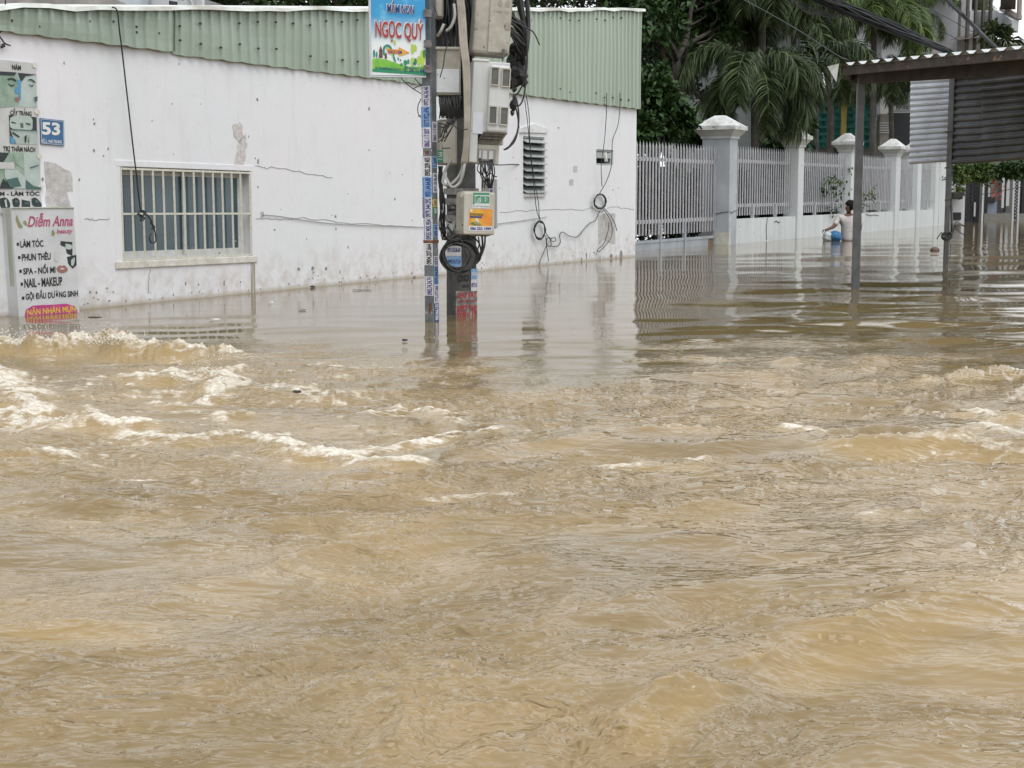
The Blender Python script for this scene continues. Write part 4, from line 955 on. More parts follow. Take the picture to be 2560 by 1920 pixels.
# grey box behind right
B = Bx('cable_box', 'flat grey box half hidden behind the rounded beige box', 1203, 447, 13.6, -6, 0, 'cable box', GB, 37, 123); k = B.k
B.box('body', mat('box_grey', (.40, .40, .39), .6), 0, 37, 0, 123, 0, .1, .008)
B.box('lid', mat('box_grey', (.40, .40, .39), .6), 3, 34, 4, 118, -.008, -.001, .004)
mb = MB(B.fr); mb.box(20 * k, 32 * k, -.010, -.009, -44 * k, -8 * k, 0); mb.text('0933', 22 * k, 30 * k, -42 * k, -10 * k, -.012, 3, .03, rot=90); mb.build('sticker', STM, B.t)
# rounded telecom box with stickers
B = Bx('telecom_box', 'rounded beige telecom box with a green and an orange sticker, above the cable coil', 1147, 477, 12.9, 8, 1.2, 'telecom box', GB, 92, 116); k = B.k
B.box('body', M_BEIGE, 0, 90, 0, 112, 0, .22, .045); B.box('cover', M_BEIGE2, 12, 90, 3, 108, -.025, .0, .03)
mb = MB(B.fr)
for i in range(15): mb.box(1.5 * k, 7 * k, -.006, .004, -(16 + i * 5.6 + 3) * k, -(16 + i * 5.6) * k)
mb.build('hinge_comb', mat('comb_dark', (.30, .28, .23), .6), B.t)
mb = MB(B.fr); y = -.0262
mb.box(34 * k, 77 * k, y - .001, y, -42 * k, -3 * k, 0); mb.box(35 * k, 76 * k, y - .0018, y - .001, -9 * k, -4 * k, 5); mb.box(35 * k, 39 * k, y - .0018, y - .001, -33 * k, -10 * k, 5)
mb.text('0977.808.508', 40 * k, 76 * k, -31 * k, -11 * k, y - .002, 5, .05); mb.text('ĐC: SỐ 1 PHÚ TRUNG', 36 * k, 76 * k, -39 * k, -34 * k, y - .002, 5, .02)
mb.build('sticker', STM, B.t, label='white sticker with a green phone number')
mb = MB(B.fr)
mb.box(26 * k, 84 * k, y - .001, y, -86 * k, -44 * k, 7); mb.box(26 * k, 84 * k, y - .001, y, -98 * k, -86.2 * k, 0); mb.box(28 * k, 60 * k, y - .002, y - .001, -60 * k, -55 * k, 4); mb.box(28 * k, 58 * k, y - .002, y - .001, -66 * k, -61.5 * k, 3)
mb.text('BÁO NHANH GIÚP', 30 * k, 58 * k, -59 * k, -56 * k, y - .003, 6, .02)
mb.ell(31 * k, -48 * k, 3.4 * k, 3.2 * k, y - .002, y - .001, 0, 12)
for q in ((40, 78, 7, 6, 6), (46, 76, 5, 8, 0), (50, 80, 6, 4, 6), (36, 80, 5, 4, 5), (48, 82, 9, 3, 5)): mb.ell(q[0] * k, -q[1] * k, q[2] * k, q[3] * k, y - .0022, y - .001, q[4], 12, 0, .25, rnd=rp)
mb.text('086 252 1899', 29 * k, 82 * k, -96 * k, -88.5 * k, y - .002, 3, .04)
mb.build('sticker', STM, B.t, label='orange sticker above a white strip with a phone number')
# conduits and cable bundles
def pl(name, label, lists, r, Y=13.3, mt=M_BLACK, group='cables on the utility pole', cat='cable', n=6, seg=5):
    mb = MB()
    for P in lists:
        rr2 = r
        if isinstance(P[0], (int, float)): rr2, P = P[0], P[1:]
        Q = [at(p[0], p[1], p[2] if len(p) > 2 else Y) for p in P]; mb.tube(spline(Q, n), rr2, seg)
    return mb.build(name, mt, None, smooth=True, label=label, cat=cat, group=group)
M_COND = mat('conduit_beige', (.42, .38, .31), .6, (.30, .27, .22), 8)
pl('conduit', 'bundle of beige plastic conduits running down between the boxes', [[(1142 + d * .7, -60, 13.0), (1150 + d, 20, 13.0), (1156 + d, 110, 12.95), (1163 + d * .9, 170, 12.92), (1166 + d * .7, 280, 12.9), (1164 + d * .6, 360, 12.9), (1158 + d * .8, 410, 12.92)] for d in (-4, 1, 6, 10)], .0125, mt=M_COND)
pl('conduit', 'grey plastic conduits looping under the meter cabinet', [[(1162, 380, 13.0), (1158, 410, 12.95), (1148, 440, 12.95), (1125, 462, 12.95), (1108, 458, 13.0), (1112, 430, 13.1), (1128, 400, 13.1)], [(1166, 380, 13.0), (1160, 420, 12.9), (1150, 455, 12.9), (1130, 468, 12.9), (1112, 440, 13)], [(1135, 10, 12.95), (1137, 40, 12.93), (1128, 66, 12.93), (1116, 78, 12.95)], [(1110, 60, 12.95), (1102, 78, 12.95), (1094, 90, 13)]], .013, mt=mat('conduit_grey', (.38, .38, .36), .6))
r2 = random.Random(5); Ls = []
for i in range(80):
    x_ = r2.uniform(1092, 1186); a_ = r2.uniform(-14, 14)
    Ls.append([r2.choice((.007, .011, .018)), (x_ + r2.uniform(-20, 20), -60, 13.35), (x_ + a_, 30, 13.25 + r2.uniform(0, .2)), (x_ + r2.uniform(-6, 6), 100, 13.3), (x_ * .6 + 1140 * .4 + r2.uniform(-8, 8), 200, 13.35), (x_ * .6 + 1135 * .4 + r2.uniform(-8, 8), 290, 13.35)])
for i in range(30):
    x_ = r2.uniform(1094, 1150); Ls.append([.006, (x_, 228, 13.15), (x_ + r2.uniform(-6, 10), 262, 13.1), (x_ + r2.uniform(-2, 26), 296, 13.12)])
for i in range(9):
    Ls.append([.006, (1140, 296, 13.0), (1120 + r2.uniform(-10, 14), 312 + r2.uniform(-6, 8), 12.95), (1094 + r2.uniform(0, 24), 330 + r2.uniform(-30, 25), 12.95)])
pl('cable_bundle', 'dense tangle of black cables between the boxes on the pole', Ls, .01)
Ls = [[.026, (1296, -50, 13.2), (1303, 20, 13.2), (1312, 75, 13.2), (1306, 112, 13.15), (1296, 150, 13.2)], [.020, (1310, -50, 13.2), (1318, 10, 13.2), (1321, 70, 13.2), (1317, 120, 13.15), (1308, 160, 13.2)], [.018, (1286, -50, 13.2), (1296, 10, 13.2), (1306, 50, 13.2), (1313, 90, 13.2), (1300, 140, 13.2)]]
for i in range(14):
    a_ = r2.uniform(20, 95); b_ = r2.uniform(1298, 1318); Ls.append([r2.choice((.007, .010, .013)), (1268, a_, 13.1), (1280, a_ + r2.uniform(2, 14), 13.1), (b_ - 8, a_ + r2.uniform(18, 40), 13.12), (b_, a_ + r2.uniform(40, 70), 13.15), (1300 + r2.uniform(-8, 8), 150, 13.2)])
Ls += [[.006, (1306, 66, 13), (1325, 74, 13), (1336, 84, 13), (1349, 112, 13)], [.007, (1316, 70, 13.1), (1318, 120, 13.1), (1316, 180, 13.1), (1300, 225, 13.1), (1285, 240, 13.1)], [.007, (1314, 140, 13), (1314, 200, 13), (1310, 240, 13), (1300, 262, 13), (1288, 266, 13)],
       [.007, (1283, 236, 13), (1292, 252, 13), (1297, 290, 13), (1293, 330, 13), (1276, 362, 12.95), (1262, 373, 12.9)], [.007, (1282, 240, 13), (1290, 270, 13), (1296, 310, 13), (1288, 350, 13), (1270, 370, 12.95), (1260, 374, 12.9)], [.004, (1278, 190, 13), (1292, 280, 13), (1298, 320, 13)]]
pl('cable_bundle', 'thick black cables arching out to the right of the top box', Ls, .01)
mb = MB()
for (x_, y_, r0) in ((1293, 128, .085), (1305, 150, .07), (1296, 175, .10), (1288, 150, .10), (1284, 200, .075), (1302, 190, .075), (1286, 222, .03), (1283, 262, .05), (1286, 245, .025), (1281, 282, .025), (1310, 205, .045)):
    c_ = at(x_, y_, 13.25); n0 = 9
    vs = []
    for a_ in range(5):
        for b_ in range(8):
            t_ = math.pi * (a_ + .5) / 5; u_ = 2 * math.pi * b_ / 8; q = r0 * r2.uniform(.75, 1.1)
            vs.append(c_ + Vector((q * .8 * math.sin(t_) * math.cos(u_), q * .8 * math.sin(t_) * math.sin(u_), q * 1.1 * math.cos(t_))))
    mb.add(vs, [(a_ * 8 + b_, a_ * 8 + (b_ + 1) % 8, a_ * 8 + 8 + (b_ + 1) % 8, a_ * 8 + 8 + b_) for a_ in range(4) for b_ in range(8)] + [tuple(range(8))[::-1], tuple(range(32, 40))], world=True)
mb.build('splice_cover', mat('black_plastic_bag', (.012, .012, .013), .35, bmp=.004), None, label='crumpled black cover wrapped round the cable joints beside the white cabinet', cat='cable cover')
def lp(cx, cy, rx, ry, Y, n, jit, seed, a0=0):
    r_ = random.Random(seed); out = []
    for i in range(n * 12 + 1):
        a = a0 + 2 * math.pi * i / 12; q = 1 + r_.uniform(-jit, jit); out.append((cx + rx * q * math.cos(a), cy + ry * q * math.sin(a), Y - .03 * math.sin(i * .7)))
    return out
Ls = [[.0075] + lp(1150, 637, 46, 41, 12.95, 2, .03, 1), [.009] + lp(1147, 641, 45, 38, 13.0, 2, .04, 2, 1), [.006] + lp(1142, 640, 35, 29, 12.95, 2, .07, 3, 2), [.0075] + lp(1153, 634, 40, 44, 12.98, 1, .04, 4),
      [.005] + lp(1137, 640, 30, 40, 12.92, 1, .14, 5), [.007] + lp(1155, 630, 48, 44, 12.97, 1, .05, 6, 2), [.008, (1213, 590, 12.95), (1211, 615, 12.95), (1202, 640, 12.95), (1190, 655, 12.97)], [.009, (1205, 590, 12.97), (1206, 615, 12.97), (1198, 640, 12.97), (1186, 655, 12.97)], [.006, (1196, 592, 13), (1198, 610, 13), (1192, 630, 13)],
      [.008] + [(1108, 640, 12.95), (1118, 664, 12.93), (1138, 678, 12.92), (1160, 680, 12.93), (1180, 668, 12.95), (1190, 650, 12.96)]]
pl('cable_coil', 'black cable coil hanging round the foot of the pole below the rounded box', Ls, .01)
Ls = []
for i in range(14): Ls.append([.005, (1200 + i * 2.4, 402, 12.98), (1198 + i * 2.6 + r2.uniform(-6, 6), 425, 12.95), (1206 + i * 2 + r2.uniform(-6, 6), 445, 12.98), (1210 + r2.uniform(-6, 22), 470, 13.0)])
for i in range(12): Ls.append([.005, (1096 + i, 415, 13.1), (1100 + r2.uniform(-4, 6), 450, 13.1), (1104 + r2.uniform(-6, 8), 500, 13.1), (1104 + r2.uniform(-8, 10), 560 + r2.uniform(-20, 30), 13.15), (1114 + r2.uniform(-8, 8), 600, 13.2)])
Ls += [[.010, (1120, 568, 13.1), (1132, 582, 13), (1150, 592, 12.95), (1172, 590, 12.92)], [.005, (1240, 440, 12.95), (1240, 442, 12.95), (1222, 430, 12.95)], [.004, (1098, 574, 13), (1108, 578, 13), (1120, 566, 13)], [.004, (1100, 562, 13), (1112, 572, 13), (1122, 560, 13)]]
pl('cable_bundle', 'thin black cables dropping from the cabinet to the rounded box', Ls, .005)
pl('loose_wire', 'thin black wires sticking out left of the post under the blue sign', [[(997, 187), (1010, 203), (1030, 220), (1053, 234)], [(1034, 188), (1042, 202), (1054, 214)], [(1053, 246), (1045, 265), (1046, 285), (1056, 298)], [(1033, 222), (1045, 216), (1056, 213)], [(1045, 291), (1056, 287)]], .004, Y=13.1)
pl('loose_wire', 'thin black wires crossing in front of the two-tone box', [[(1122, 104), (1113, 130), (1108, 165), (1100, 194)], [(1084, 15), (1092, 34), (1096, 52)], [(1135, 310), (1115, 340), (1095, 355)], [(1130, 310), (1150, 325), (1170, 322)], [(1105, 371), (1126, 370)]], .0045, Y=12.85)
# ------------------------------------------------------------------ gate, pillars, railing fence
RF = WALL.l(onwater(1842, 609.5)).y        # street face of the fence lies this far behind the building's face
RG = WALL.l(onwater(1600, 627.5)).y
M_PILL = mat('pillar_grey_paint', (.46, .49, .52), .7, (.36, .39, .42), 2.2, spots=(.6, .62, .64), spotscale=5)
M_PILLW = mat('fence_white_paint', (.66, .70, .71), .7, (.56, .59, .59), 5, streak=True, spots=(.34, .33, .30), spotscale=13)
M_CAP = mat('cap_white_weathered', (.68, .70, .70), .7, (.40, .40, .37), 5, spots=(.12, .11, .10), spotscale=9)
M_PICK = mat('silver_picket_paint', (.50, .505, .53), .45, (.40, .405, .43), 6, metal=.15)
M_GAP = plain('dark_gap', (.02, .02, .02), .8)
def u_of(px, r=RF): return WALL.hit(px, 520, r).x
PXS = [(1823, 1842), (1994, 2008), (2126, 2137), (2238, 2249), (2292, 2301), (2337, 2346)]
PU = [(u_of(a), u_of(b)) for a, b in PXS]
fence = thing('perimeter_fence', 'white masonry fence with silver picket railings running from the gate pillar to the far end', 'fence', WALL.w((PU[2][0], RF + .2, 0)))
def pillar(parent, ua, ub, dep, zt1_, mb=None, big=1.0, y0=RF):
    mb = MB(WALL); mb.box(ua, ub, y0, y0 + dep, -.9, zt1_); pb_ = mb.build('pillar', M_PILL if big > 1 else M_PILLW, parent, bevel=.008)
    o = .15 * big
    mb = MB(WALL)
    mb.frustum(ua - o + .04, ub + o - .04, y0 - o + .04, y0 + dep + o - .04, zt1_ - .14, zt1_ - .001, 0, 0) if 0 else None
    vs = []
    for z_, q in ((zt1_ - .02, 0.02), (zt1_ + .03, .03), (zt1_ + .13, o - .04), (zt1_ + .15, o - .03)): vs += [(ua - q, y0 - q, z_), (ub + q, y0 - q, z_), (ub + q, y0 + dep + q, z_), (ua - q, y0 + dep + q, z_)]
    fs = [(k * 4 + i, k * 4 + (i + 1) % 4, k * 4 + 4 + (i + 1) % 4, k * 4 + 4 + i) for k in range(3) for i in range(4)]
    mb.add(vs, fs); mb.build('moulding', M_PILLW, pb_)
    mb = MB(WALL); mb.box(ua - o, ub + o, y0 - o, y0 + dep + o, zt1_ + .15, zt1_ + .24)
    w2, d2 = (ub - ua) / 2 + o, dep / 2 + o
    mb.frustum(ua - o + .03, ub + o - .03, y0 - o + .03, y0 + dep + o - .03, zt1_ + .24, zt1_ + .45, w2 * .72, d2 * .72)
    mb.build('cap', M_CAP, pb_, bevel=.006)
    return pb_
gp = thing('gate_pillar', 'tall broad grey gate pillar with a weathered white hipped cap and a crack', 'gate pillar', WALL.w(((PU[0][0] + PU[0][1]) / 2, RF + .3, 0)))
gw = PU[0][1] - PU[0][0]
pillar(gp, PU[0][0], PU[0][1], .60, 2.15, big=1.05, y0=RF)
mb = MB(WALL); mb.box(PU[0][0] - .012, PU[0][0] + .1, RF - .008, RF + .40, -.8, .24); mb.build('base_course', mat('base_white', (.66, .66, .62), .8, (.5, .48, .4), 9, spots=(.3, .25, .2), spotscale=10), gp)
mb = MB(WALL)
E = Fr(WALL.w((PU[0][0], RF, 0)), 0, WALL.y, WALL.x, WALL.z)     # end face of the pillar (towards the viewer)
P = [E.hit(*p) for p in [(1775, 533), (1795, 534), (1806, 531), (1822, 529)]]; mb.tube([E.w((p.x, -.003, p.z)) for p in P], .008, 4, world=True)
P = [WALL.hit(*p, RF) for p in [(1824, 529), (1829, 533), (1833, 529), (1841, 526)]]; mb.tube([WALL.w((p.x, RF - .003, p.z)) for p in P], .008, 4, world=True)
mb.build('crack', plain('crack_dark', (.06, .06, .06), .9), gp)
dP = .34
for k in range(1, 6): pillar(fence, PU[k][0], PU[k][1], dP, 2.10 - .01 * k)
def pickets(mb, ua, ub, y, n, zlo, zhi, w=.038, d=.02, rails=(1.7, .78), stub=True):
    for i in range(n):
        u = ua + (ub - ua) * (i + .5) / n; tip = .10
        mb.box(u - w / 2, u + w / 2, y, y + d, zlo, zhi - tip)
        c = (u, y + d / 2, zhi); a = [(u - w / 2, y, zhi - tip), (u + w / 2, y, zhi - tip), (u + w / 2, y + d, zhi - tip), (u - w / 2, y + d, zhi - tip), c]
        mb.add(a, [(0, 1, 4), (1, 2, 4), (2, 3, 4), (3, 0, 4)])
    for z_ in rails: mb.box(ua, ub, y + d + .001, y + d + .035, z_ - .035, z_ + .035)
for k in range(5):
    ua, ub = PU[k][1], PU[k + 1][0]; n = 26 if k < 3 else (14 if k == 3 else 12)
    mb = MB(WALL); mb.box(ua, ub, RF + .04, RF + .26, -.9, .50)
    mb.build('low_wall', M_PILLW, fence)
    mb = MB(WALL); pickets(mb, ua + .03, ub - .03, RF + .13, n, .57, 2.02)
    for f in (.33, .70): u = ua + (ub - ua) * f; mb.box(u - .03, u + .03, RF + .10, RF + .16, .50, .80)
    mb.build('picket_panel', M_PICK, fence)
mb = MB(WALL); ea = PU[5][0] + .0; eb = u_of(2368)      # solid end wall
ue = u_of(2370)
mb.box(PU[5][1], ue, RF - .02, RF + .25, -.9, 1.95); mb.build('end_wall', M_PILLW, fence)
mb = MB(WALL)
for pts in ([(1918, 545), (1915, 570), (1916, 600)], [(1935, 556), (1940, 552), (1945, 556), (1950, 555)], [(2165, 536), (2175, 539), (2185, 537), (2196, 539)]):
    mb.tube([WALL.w((WALL.hit(*p, RF + .038).x, RF + .036, WALL.hit(*p, RF + .038).z)) for p in pts], .010, 4, world=True)
mb.build('cracks', plain('crack_dark', (.06, .06, .06), .9), fence, kind='stuff')
# gate
ga, gb = WALL.hit(1586, 560, RG).x - .9, PU[0][0] - .06
gate = thing('picket_gate', 'silver picket sliding gate with a grey kick plate beside the white wall corner', 'gate', WALL.w(((ga + gb) / 2, RG, 0)))
mb = MB(WALL); pickets(mb, ga, gb, RG, 33, .27, 1.99, w=.040, d=.02, rails=(1.66, .52)); mb.build('picket_panel', M_PICK, gate)
M_GRY = mat('gate_grey', (.40, .43, .47), .5, (.30, .33, .36), 4)
mb = MB(WALL); mb.box(ga, gb, RG + .0, RG + .06, .13, .18)
for px_ in (1652, 1713): u = WALL.hit(px_, 590, RG).x; mb.box(u - .035, u + .035, RG - .012, RG + .05, -.3, .50)
mb.box(gb - .05, gb, RG - .01, RG + .05, -.3, 2.0)
mb.build('frame', M_GRY, gate)
mb = MB(WALL); mb.box(ga, gb - .36, RG + .012, RG + .03, -.6, .13); mb.build('kick_plate', M_GRY, gate)
mb = MB(WALL); mb.box(gb - .355, gb - .05, RG + .02, RG + .04, -.6, .13); mb.build('kick_plate', mat('rusty_plate', (.26, .20, .12), .8, (.12, .08, .05), 12), gate, label='rusty end of the kick plate')

# ------------------------------------------------------------------ foliage tools
LEAF = [('leaf_dark', (.006, .016, .006), (.017, .034, .011)), ('leaf_mid', (.012, .033, .009), (.034, .072, .016)), ('palm_dark', (.009, .022, .009), (.085, .115, .042)), ('palm_light', (.018, .048, .011), (.13, .18, .045))]
LM = {}
for nm, a, c in LEAF:
    m, nt, b = newmat(nm); t = N(nt, 'ShaderNodeAttribute'); t.attribute_name = 'tint'
    L(nt, mixc(nt, t.outputs['Fac'], a, c), b.inputs['Base Color']); b.inputs['Roughness'].default_value = .5; b.inputs['Specular IOR Level'].default_value = .22
    LM[nm] = m
M_BARK = mat('bark', (.075, .062, .05), .9, (.035, .03, .026), 8, bmp=.02)
M_PTRUNK = mat('palm_trunk', (.11, .105, .095), .9, (.06, .055, .05), 6, bmp=.015)
def basis(d, g):
    """orthonormal frames for directions d (n,3): along, side, up, rolled at random"""
    up = np.tile(np.array([0, 0, 1.0]), (len(d), 1)); s_ = np.cross(d, up); l = np.linalg.norm(s_, axis=1, keepdims=True); s_ = np.where(l > .05, s_ / np.maximum(l, 1e-6), np.array([1.0, 0, 0]))
    u = np.cross(s_, d); a = g.uniform(-.9, .9, (len(d), 1)); return s_ * np.cos(a) + u * np.sin(a), u * np.cos(a) - s_ * np.sin(a)
def leaves(pos_, d, size, wid, g, droop=.15):
    """five-vertex folded leaves"""
    n = len(pos_); s_, u = basis(d, g); size = size.reshape(-1, 1)
    v0 = pos_; vm = pos_ + d * size * .58 - u * size * .05
    v1 = pos_ + d * size * .62 - s_ * size * wid + u * size * .07; v3 = pos_ + d * size * .62 + s_ * size * wid + u * size * .07
    v2 = pos_ + d * size - np.array([0, 0, 1.0]) * size * droop
    V = np.stack([v0, v1, v2, v3, vm], 1).reshape(-1, 3); b_ = np.arange(n)[:, None] * 5
    Fq = np.concatenate([b_ + np.array([[0, 4, 2, 1]]), b_ + np.array([[0, 3, 2, 4]])]); return V, Fq
def unit(v): return v / np.maximum(np.linalg.norm(v, axis=1, keepdims=True), 1e-6)
def crown(g, ells, n, leaf, wid=.24, clump=9, cr=.16, tipup=.15):
    """leaf rosettes spread through ellipsoids; returns V,F,tint"""
    V = []; T = []; Fs = []; nb = 0; tot = sum(e[1][0] * e[1][1] * e[1][2] for e in ells) 
    for c, r_ in ells:
        k = max(6, int(n / clump * (r_[0] * r_[1] * r_[2]) / tot))
        q = unit(g.normal(size=(k, 3))) * (g.uniform(.25, 1, (k, 1)) ** .45); lump = .78 + .35 * np.sin(q[:, :1] * 5 + c[0]) * np.cos(q[:, 2:] * 6 + c[1])
        cen = np.array(c) + q * np.array(r_) * lump
        ax = unit(q * np.array([1, 1, .7]) + g.normal(size=(k, 3)) * .5)
        p = np.repeat(cen, clump, 0) + g.normal(size=(k * clump, 3)) * cr * .35
        d = unit(np.repeat(ax, clump, 0) * .5 + unit(g.normal(size=(k * clump, 3))) + np.array([0, 0, tipup]))
        sz = leaf * g.uniform(.65, 1.2, k * clump); v, f = leaves(p + d * cr * .2, d, sz, wid, g)
        ton = np.repeat(np.clip(np.repeat(g.uniform(0, .8, k), clump) + g.uniform(-.25, .35, k * clump), 0, 1), 5)
        V.append(v); Fs.append(f + nb); T.append(ton); nb += len(v)
    return np.concatenate(V), np.concatenate(Fs), np.concatenate(T)
def limb(mb, a, b_, r0, r1, rr, bend=.12, n=6):
    a, b_ = Vector(a), Vector(b_); l = (b_ - a).length; P = [a.lerp(b_, i / 3) + Vector((rr.uniform(-1, 1), rr.uniform(-1, 1), rr.uniform(-.5, .5))) * l * bend * (0 if i in (0, 3) else 1) for i in range(4)]
    P = spline(P, 3); m_ = len(P) - 1; mb.tube(P, [r0 + (r1 - r0) * i / m_ for i in range(m_ + 1)], n, world=True)
def broad(name, label, base, ells, n, leaf, mt, seed, trunkr=.12, group=None, fork=None, wid=.24, clump=9, cat='tree', cr=.16):
    g = np.random.default_rng(seed); rr = random.Random(seed); t = thing(name, label, cat, base, group)
    mb = MB(); fk = Vector(fork) if fork else Vector(base).lerp(Vector(ells[0][0]), .55)
    limb(mb, Vector(base) - Vector((0, 0, .8)), fk, trunkr, trunkr * .75, rr, .05, 8)
    for c, r_ in ells:
        limb(mb, fk, c, trunkr * .6, trunkr * .25, rr)
        for _ in range(4): limb(mb, Vector(fk).lerp(Vector(c), rr.uniform(.4, .9)), Vector(c) + Vector((rr.uniform(-.8, .8) * r_[0], rr.uniform(-.8, .8) * r_[1], rr.uniform(-.7, .8) * r_[2])), trunkr * .25, trunkr * .08, rr, n=4)
    mb.build('trunk', M_BARK, t, smooth=True)
    V, Fq, T = crown(g, ells, n, leaf, wid, clump, cr); npmesh('crown', V, Fq, mt, t, tint=T); return t
def frond(g, o, az, el, Ln, droop, leafl, dens, plum=True, tw=0):
    """a feathery frond: rachis arcs out and down, leaflets stand all round it and hang at the tips"""
    m_ = 26; t = np.linspace(0, 1, m_); e = el - droop * t ** 1.3; ds = Ln / (m_ - 1)
    dirs = np.stack([np.cos(e) * math.cos(az), np.cos(e) * math.sin(az), np.sin(e)], 1); P = np.array(o) + np.concatenate([[[0, 0, 0]], np.cumsum(dirs[:-1] * ds, 0)])
    n = int(dens * Ln); s_ = g.uniform(.14, 1, n); idx = np.minimum((s_ * (m_ - 1)).astype(int), m_ - 2); fr = (s_ * (m_ - 1) - idx)[:, None]
    p = P[idx] * (1 - fr) + P[idx + 1] * fr; d = dirs[idx]
    side = np.tile(np.array([-math.sin(az), math.cos(az), 0]), (n, 1)); up = np.cross(side, d)
    a = g.uniform(-.65, math.pi + .65, n) if plum else np.where(g.random(n) < .5, g.uniform(-.25, .35, n), math.pi - g.uniform(-.25, .35, n))
    rad = side * np.cos(a)[:, None] + up * np.sin(a)[:, None]; dd = unit(rad * 1.0 + d * g.uniform(.5, 1.1, (n, 1)))
    ll = (leafl * g.uniform(.7, 1.1, n) * (1 - .55 * s_ ** 3) * np.minimum(1, .45 + s_ * 2))[:, None]; w_ = .0085 + .005 * g.random((n, 1))
    gv = np.array([0, 0, -1.0]); q = [p, p + dd * ll * .38 + gv * ll * .02, p + dd * ll * .74 + gv * ll * .16, p + dd * ll * .95 + gv * ll * .44]
    sd = unit(np.cross(dd, gv + g.normal(size=(n, 3)) * .5)); V = []
    for k, ww in enumerate((.5, 1, .8, .05)): V += [q[k] - sd * w_ * ww, q[k] + sd * w_ * ww]
    V = np.stack(V, 1).reshape(-1, 3); b_ = np.arange(n)[:, None] * 8
    Fq = np.concatenate([b_ + np.array([[2 * k, 2 * k + 1, 2 * k + 3, 2 * k + 2]]) for k in range(3)])
    return P, V, Fq, np.repeat(np.clip(g.uniform(0, 1, n) ** 1.6 * .85 + s_ * .2, 0, 1), 8)
def palm(name, label, base, top, n, Ln, leafl, mt, seed, droop=1.9, el=(.2, 1.2), dens=95, group='palms behind the fence', trunkr=.11, az=None, fl=None, parts=True):
    g = np.random.default_rng(seed); t = thing(name, label, 'palm', base, group); mb = MB(); b_, tp = Vector(base), Vector(top)
    P = [b_ - Vector((0, 0, .8)), b_.lerp(tp, .35), b_.lerp(tp, .7), tp]; mb.tube(spline(P, 5), [trunkr * (1.15 - .4 * i / 15) for i in range(16)], 9, world=True)
    mb.tube([tp - Vector((0, 0, .1)), tp + Vector((0, 0, .35))], [trunkr * .7, .03], 8, world=True)
    mb.build('trunk', M_PTRUNK, t, smooth=True)
    for i in range(n):
        a = (az[i] if az else i * 2.39996 + g.uniform(-.3, .3)); e = g.uniform(*el) if not fl else fl[i][0]; Li = Ln * g.uniform(.85, 1.1)
        Pr, V, Fq, T = frond(g, tp + Vector((0, 0, .12)), a, e, Li, droop * g.uniform(.85, 1.15), leafl, dens)
        rb = MB(); rb.tube([tuple(q) for q in Pr[::3]] , [.022 - .0018 * k for k in range(len(Pr[::3]))], 4, world=True)
        nr_ = len(rb.v); V2 = np.concatenate([V, np.array([tuple(v) for v in rb.v])])
        F2 = [f for f in rb.f if len(f) == 4]; Fq2 = np.concatenate([Fq, np.array(F2) + len(V)]); T2 = np.concatenate([T, np.full(nr_, .8)])
        npmesh('frond', V2, Fq2, mt, t, tint=T2)
    return t
def WP(px, py, r): return WALL.w(WALL.hit(px, py, r))        # point seen at a pixel, r metres behind the building line
def WB(px, r): p = WALL.hit(px, 560, r); return WALL.w((p.x, r, 0))

# ------------------------------------------------------------------ trees behind the gate and the fence
G_T = 'trees behind the gate'
def E3(px, py, r, rx, rz, ry=None): return (tuple(WP(px, py, r)), (rx, ry or rx, rz))
broad('almond_tree', 'broad leaved tree with big glossy leaves overhanging the gate beside the white wall', WB(1700, 3.0), [E3(1660, -60, 3.0, 1.1, .85), E3(1760, -30, 3.2, 1.0, .8), E3(1640, 60, 2.6, .75, .55), E3(1790, 70, 3.0, .7, .5), E3(1700, -220, 3.5, 1.6, 1.2), E3(1590, -10, 4, .8, .9)], 11000, .22, LM['leaf_mid'], 21, .13, G_T, fork=WP(1690, 150, 3.0), clump=8)
broad('almond_tree', 'lower leafy bush of broad leaves right behind the picket gate', WB(1640, 1.6), [E3(1625, 250, 1.5, .55, .65), E3(1670, 300, 1.5, .55, .42), E3(1600, 330, 1.4, .4, .35), E3(1720, 335, 1.6, .40, .22)], 5500, .19, LM['leaf_mid'], 22, .06, G_T, clump=8, wid=.26)
broad('slim_tree', 'dark slim tree with bare forked trunks behind the gate', WB(1712, 4.4), [E3(1730, 20, 4.6, 1.0, .7), E3(1640, 150, 4.8, .7, .6), E3(1800, 120, 5, .7, .55), E3(1760, 250, 4.6, .5, .45), E3(1690, -160, 5, 1.7, 1.1)], 8000, .17, LM['leaf_dark'], 23, .13, G_T, fork=WP(1705, 190, 4.4))
broad('slim_tree', 'second dark trunk leaning left of the forked one behind the gate', WB(1690, 3.8), [E3(1655, 60, 4.0, .7, .6), E3(1620, 200, 3.2, .5, .5)], 3500, .16, LM['leaf_dark'], 24, .10, G_T, fork=WP(1672, 170, 3.9))
broad('garden_shrub', 'dark shrub filling the gap between gate pillar and palms', WB(1970, 1.6), [E3(1985, 330, 1.4, .42, .45), E3(1955, 360, 1.4, .35, .3)], 2200, .19, LM['leaf_mid'], 25, .05, G_T, clump=7)
broad('slim_tree', 'tall dark tree behind the drooping palms with a reddish leaf or two', WB(2060, 4), [E3(2045, 20, 3.4, .55, .5), E3(2000, -60, 5, 1.6, 1.0), E3(2090, -130, 5, 1.6, 1.0)], 6500, .2, LM['leaf_mid'], 26, .12, G_T, fork=WP(2060, 120, 4))
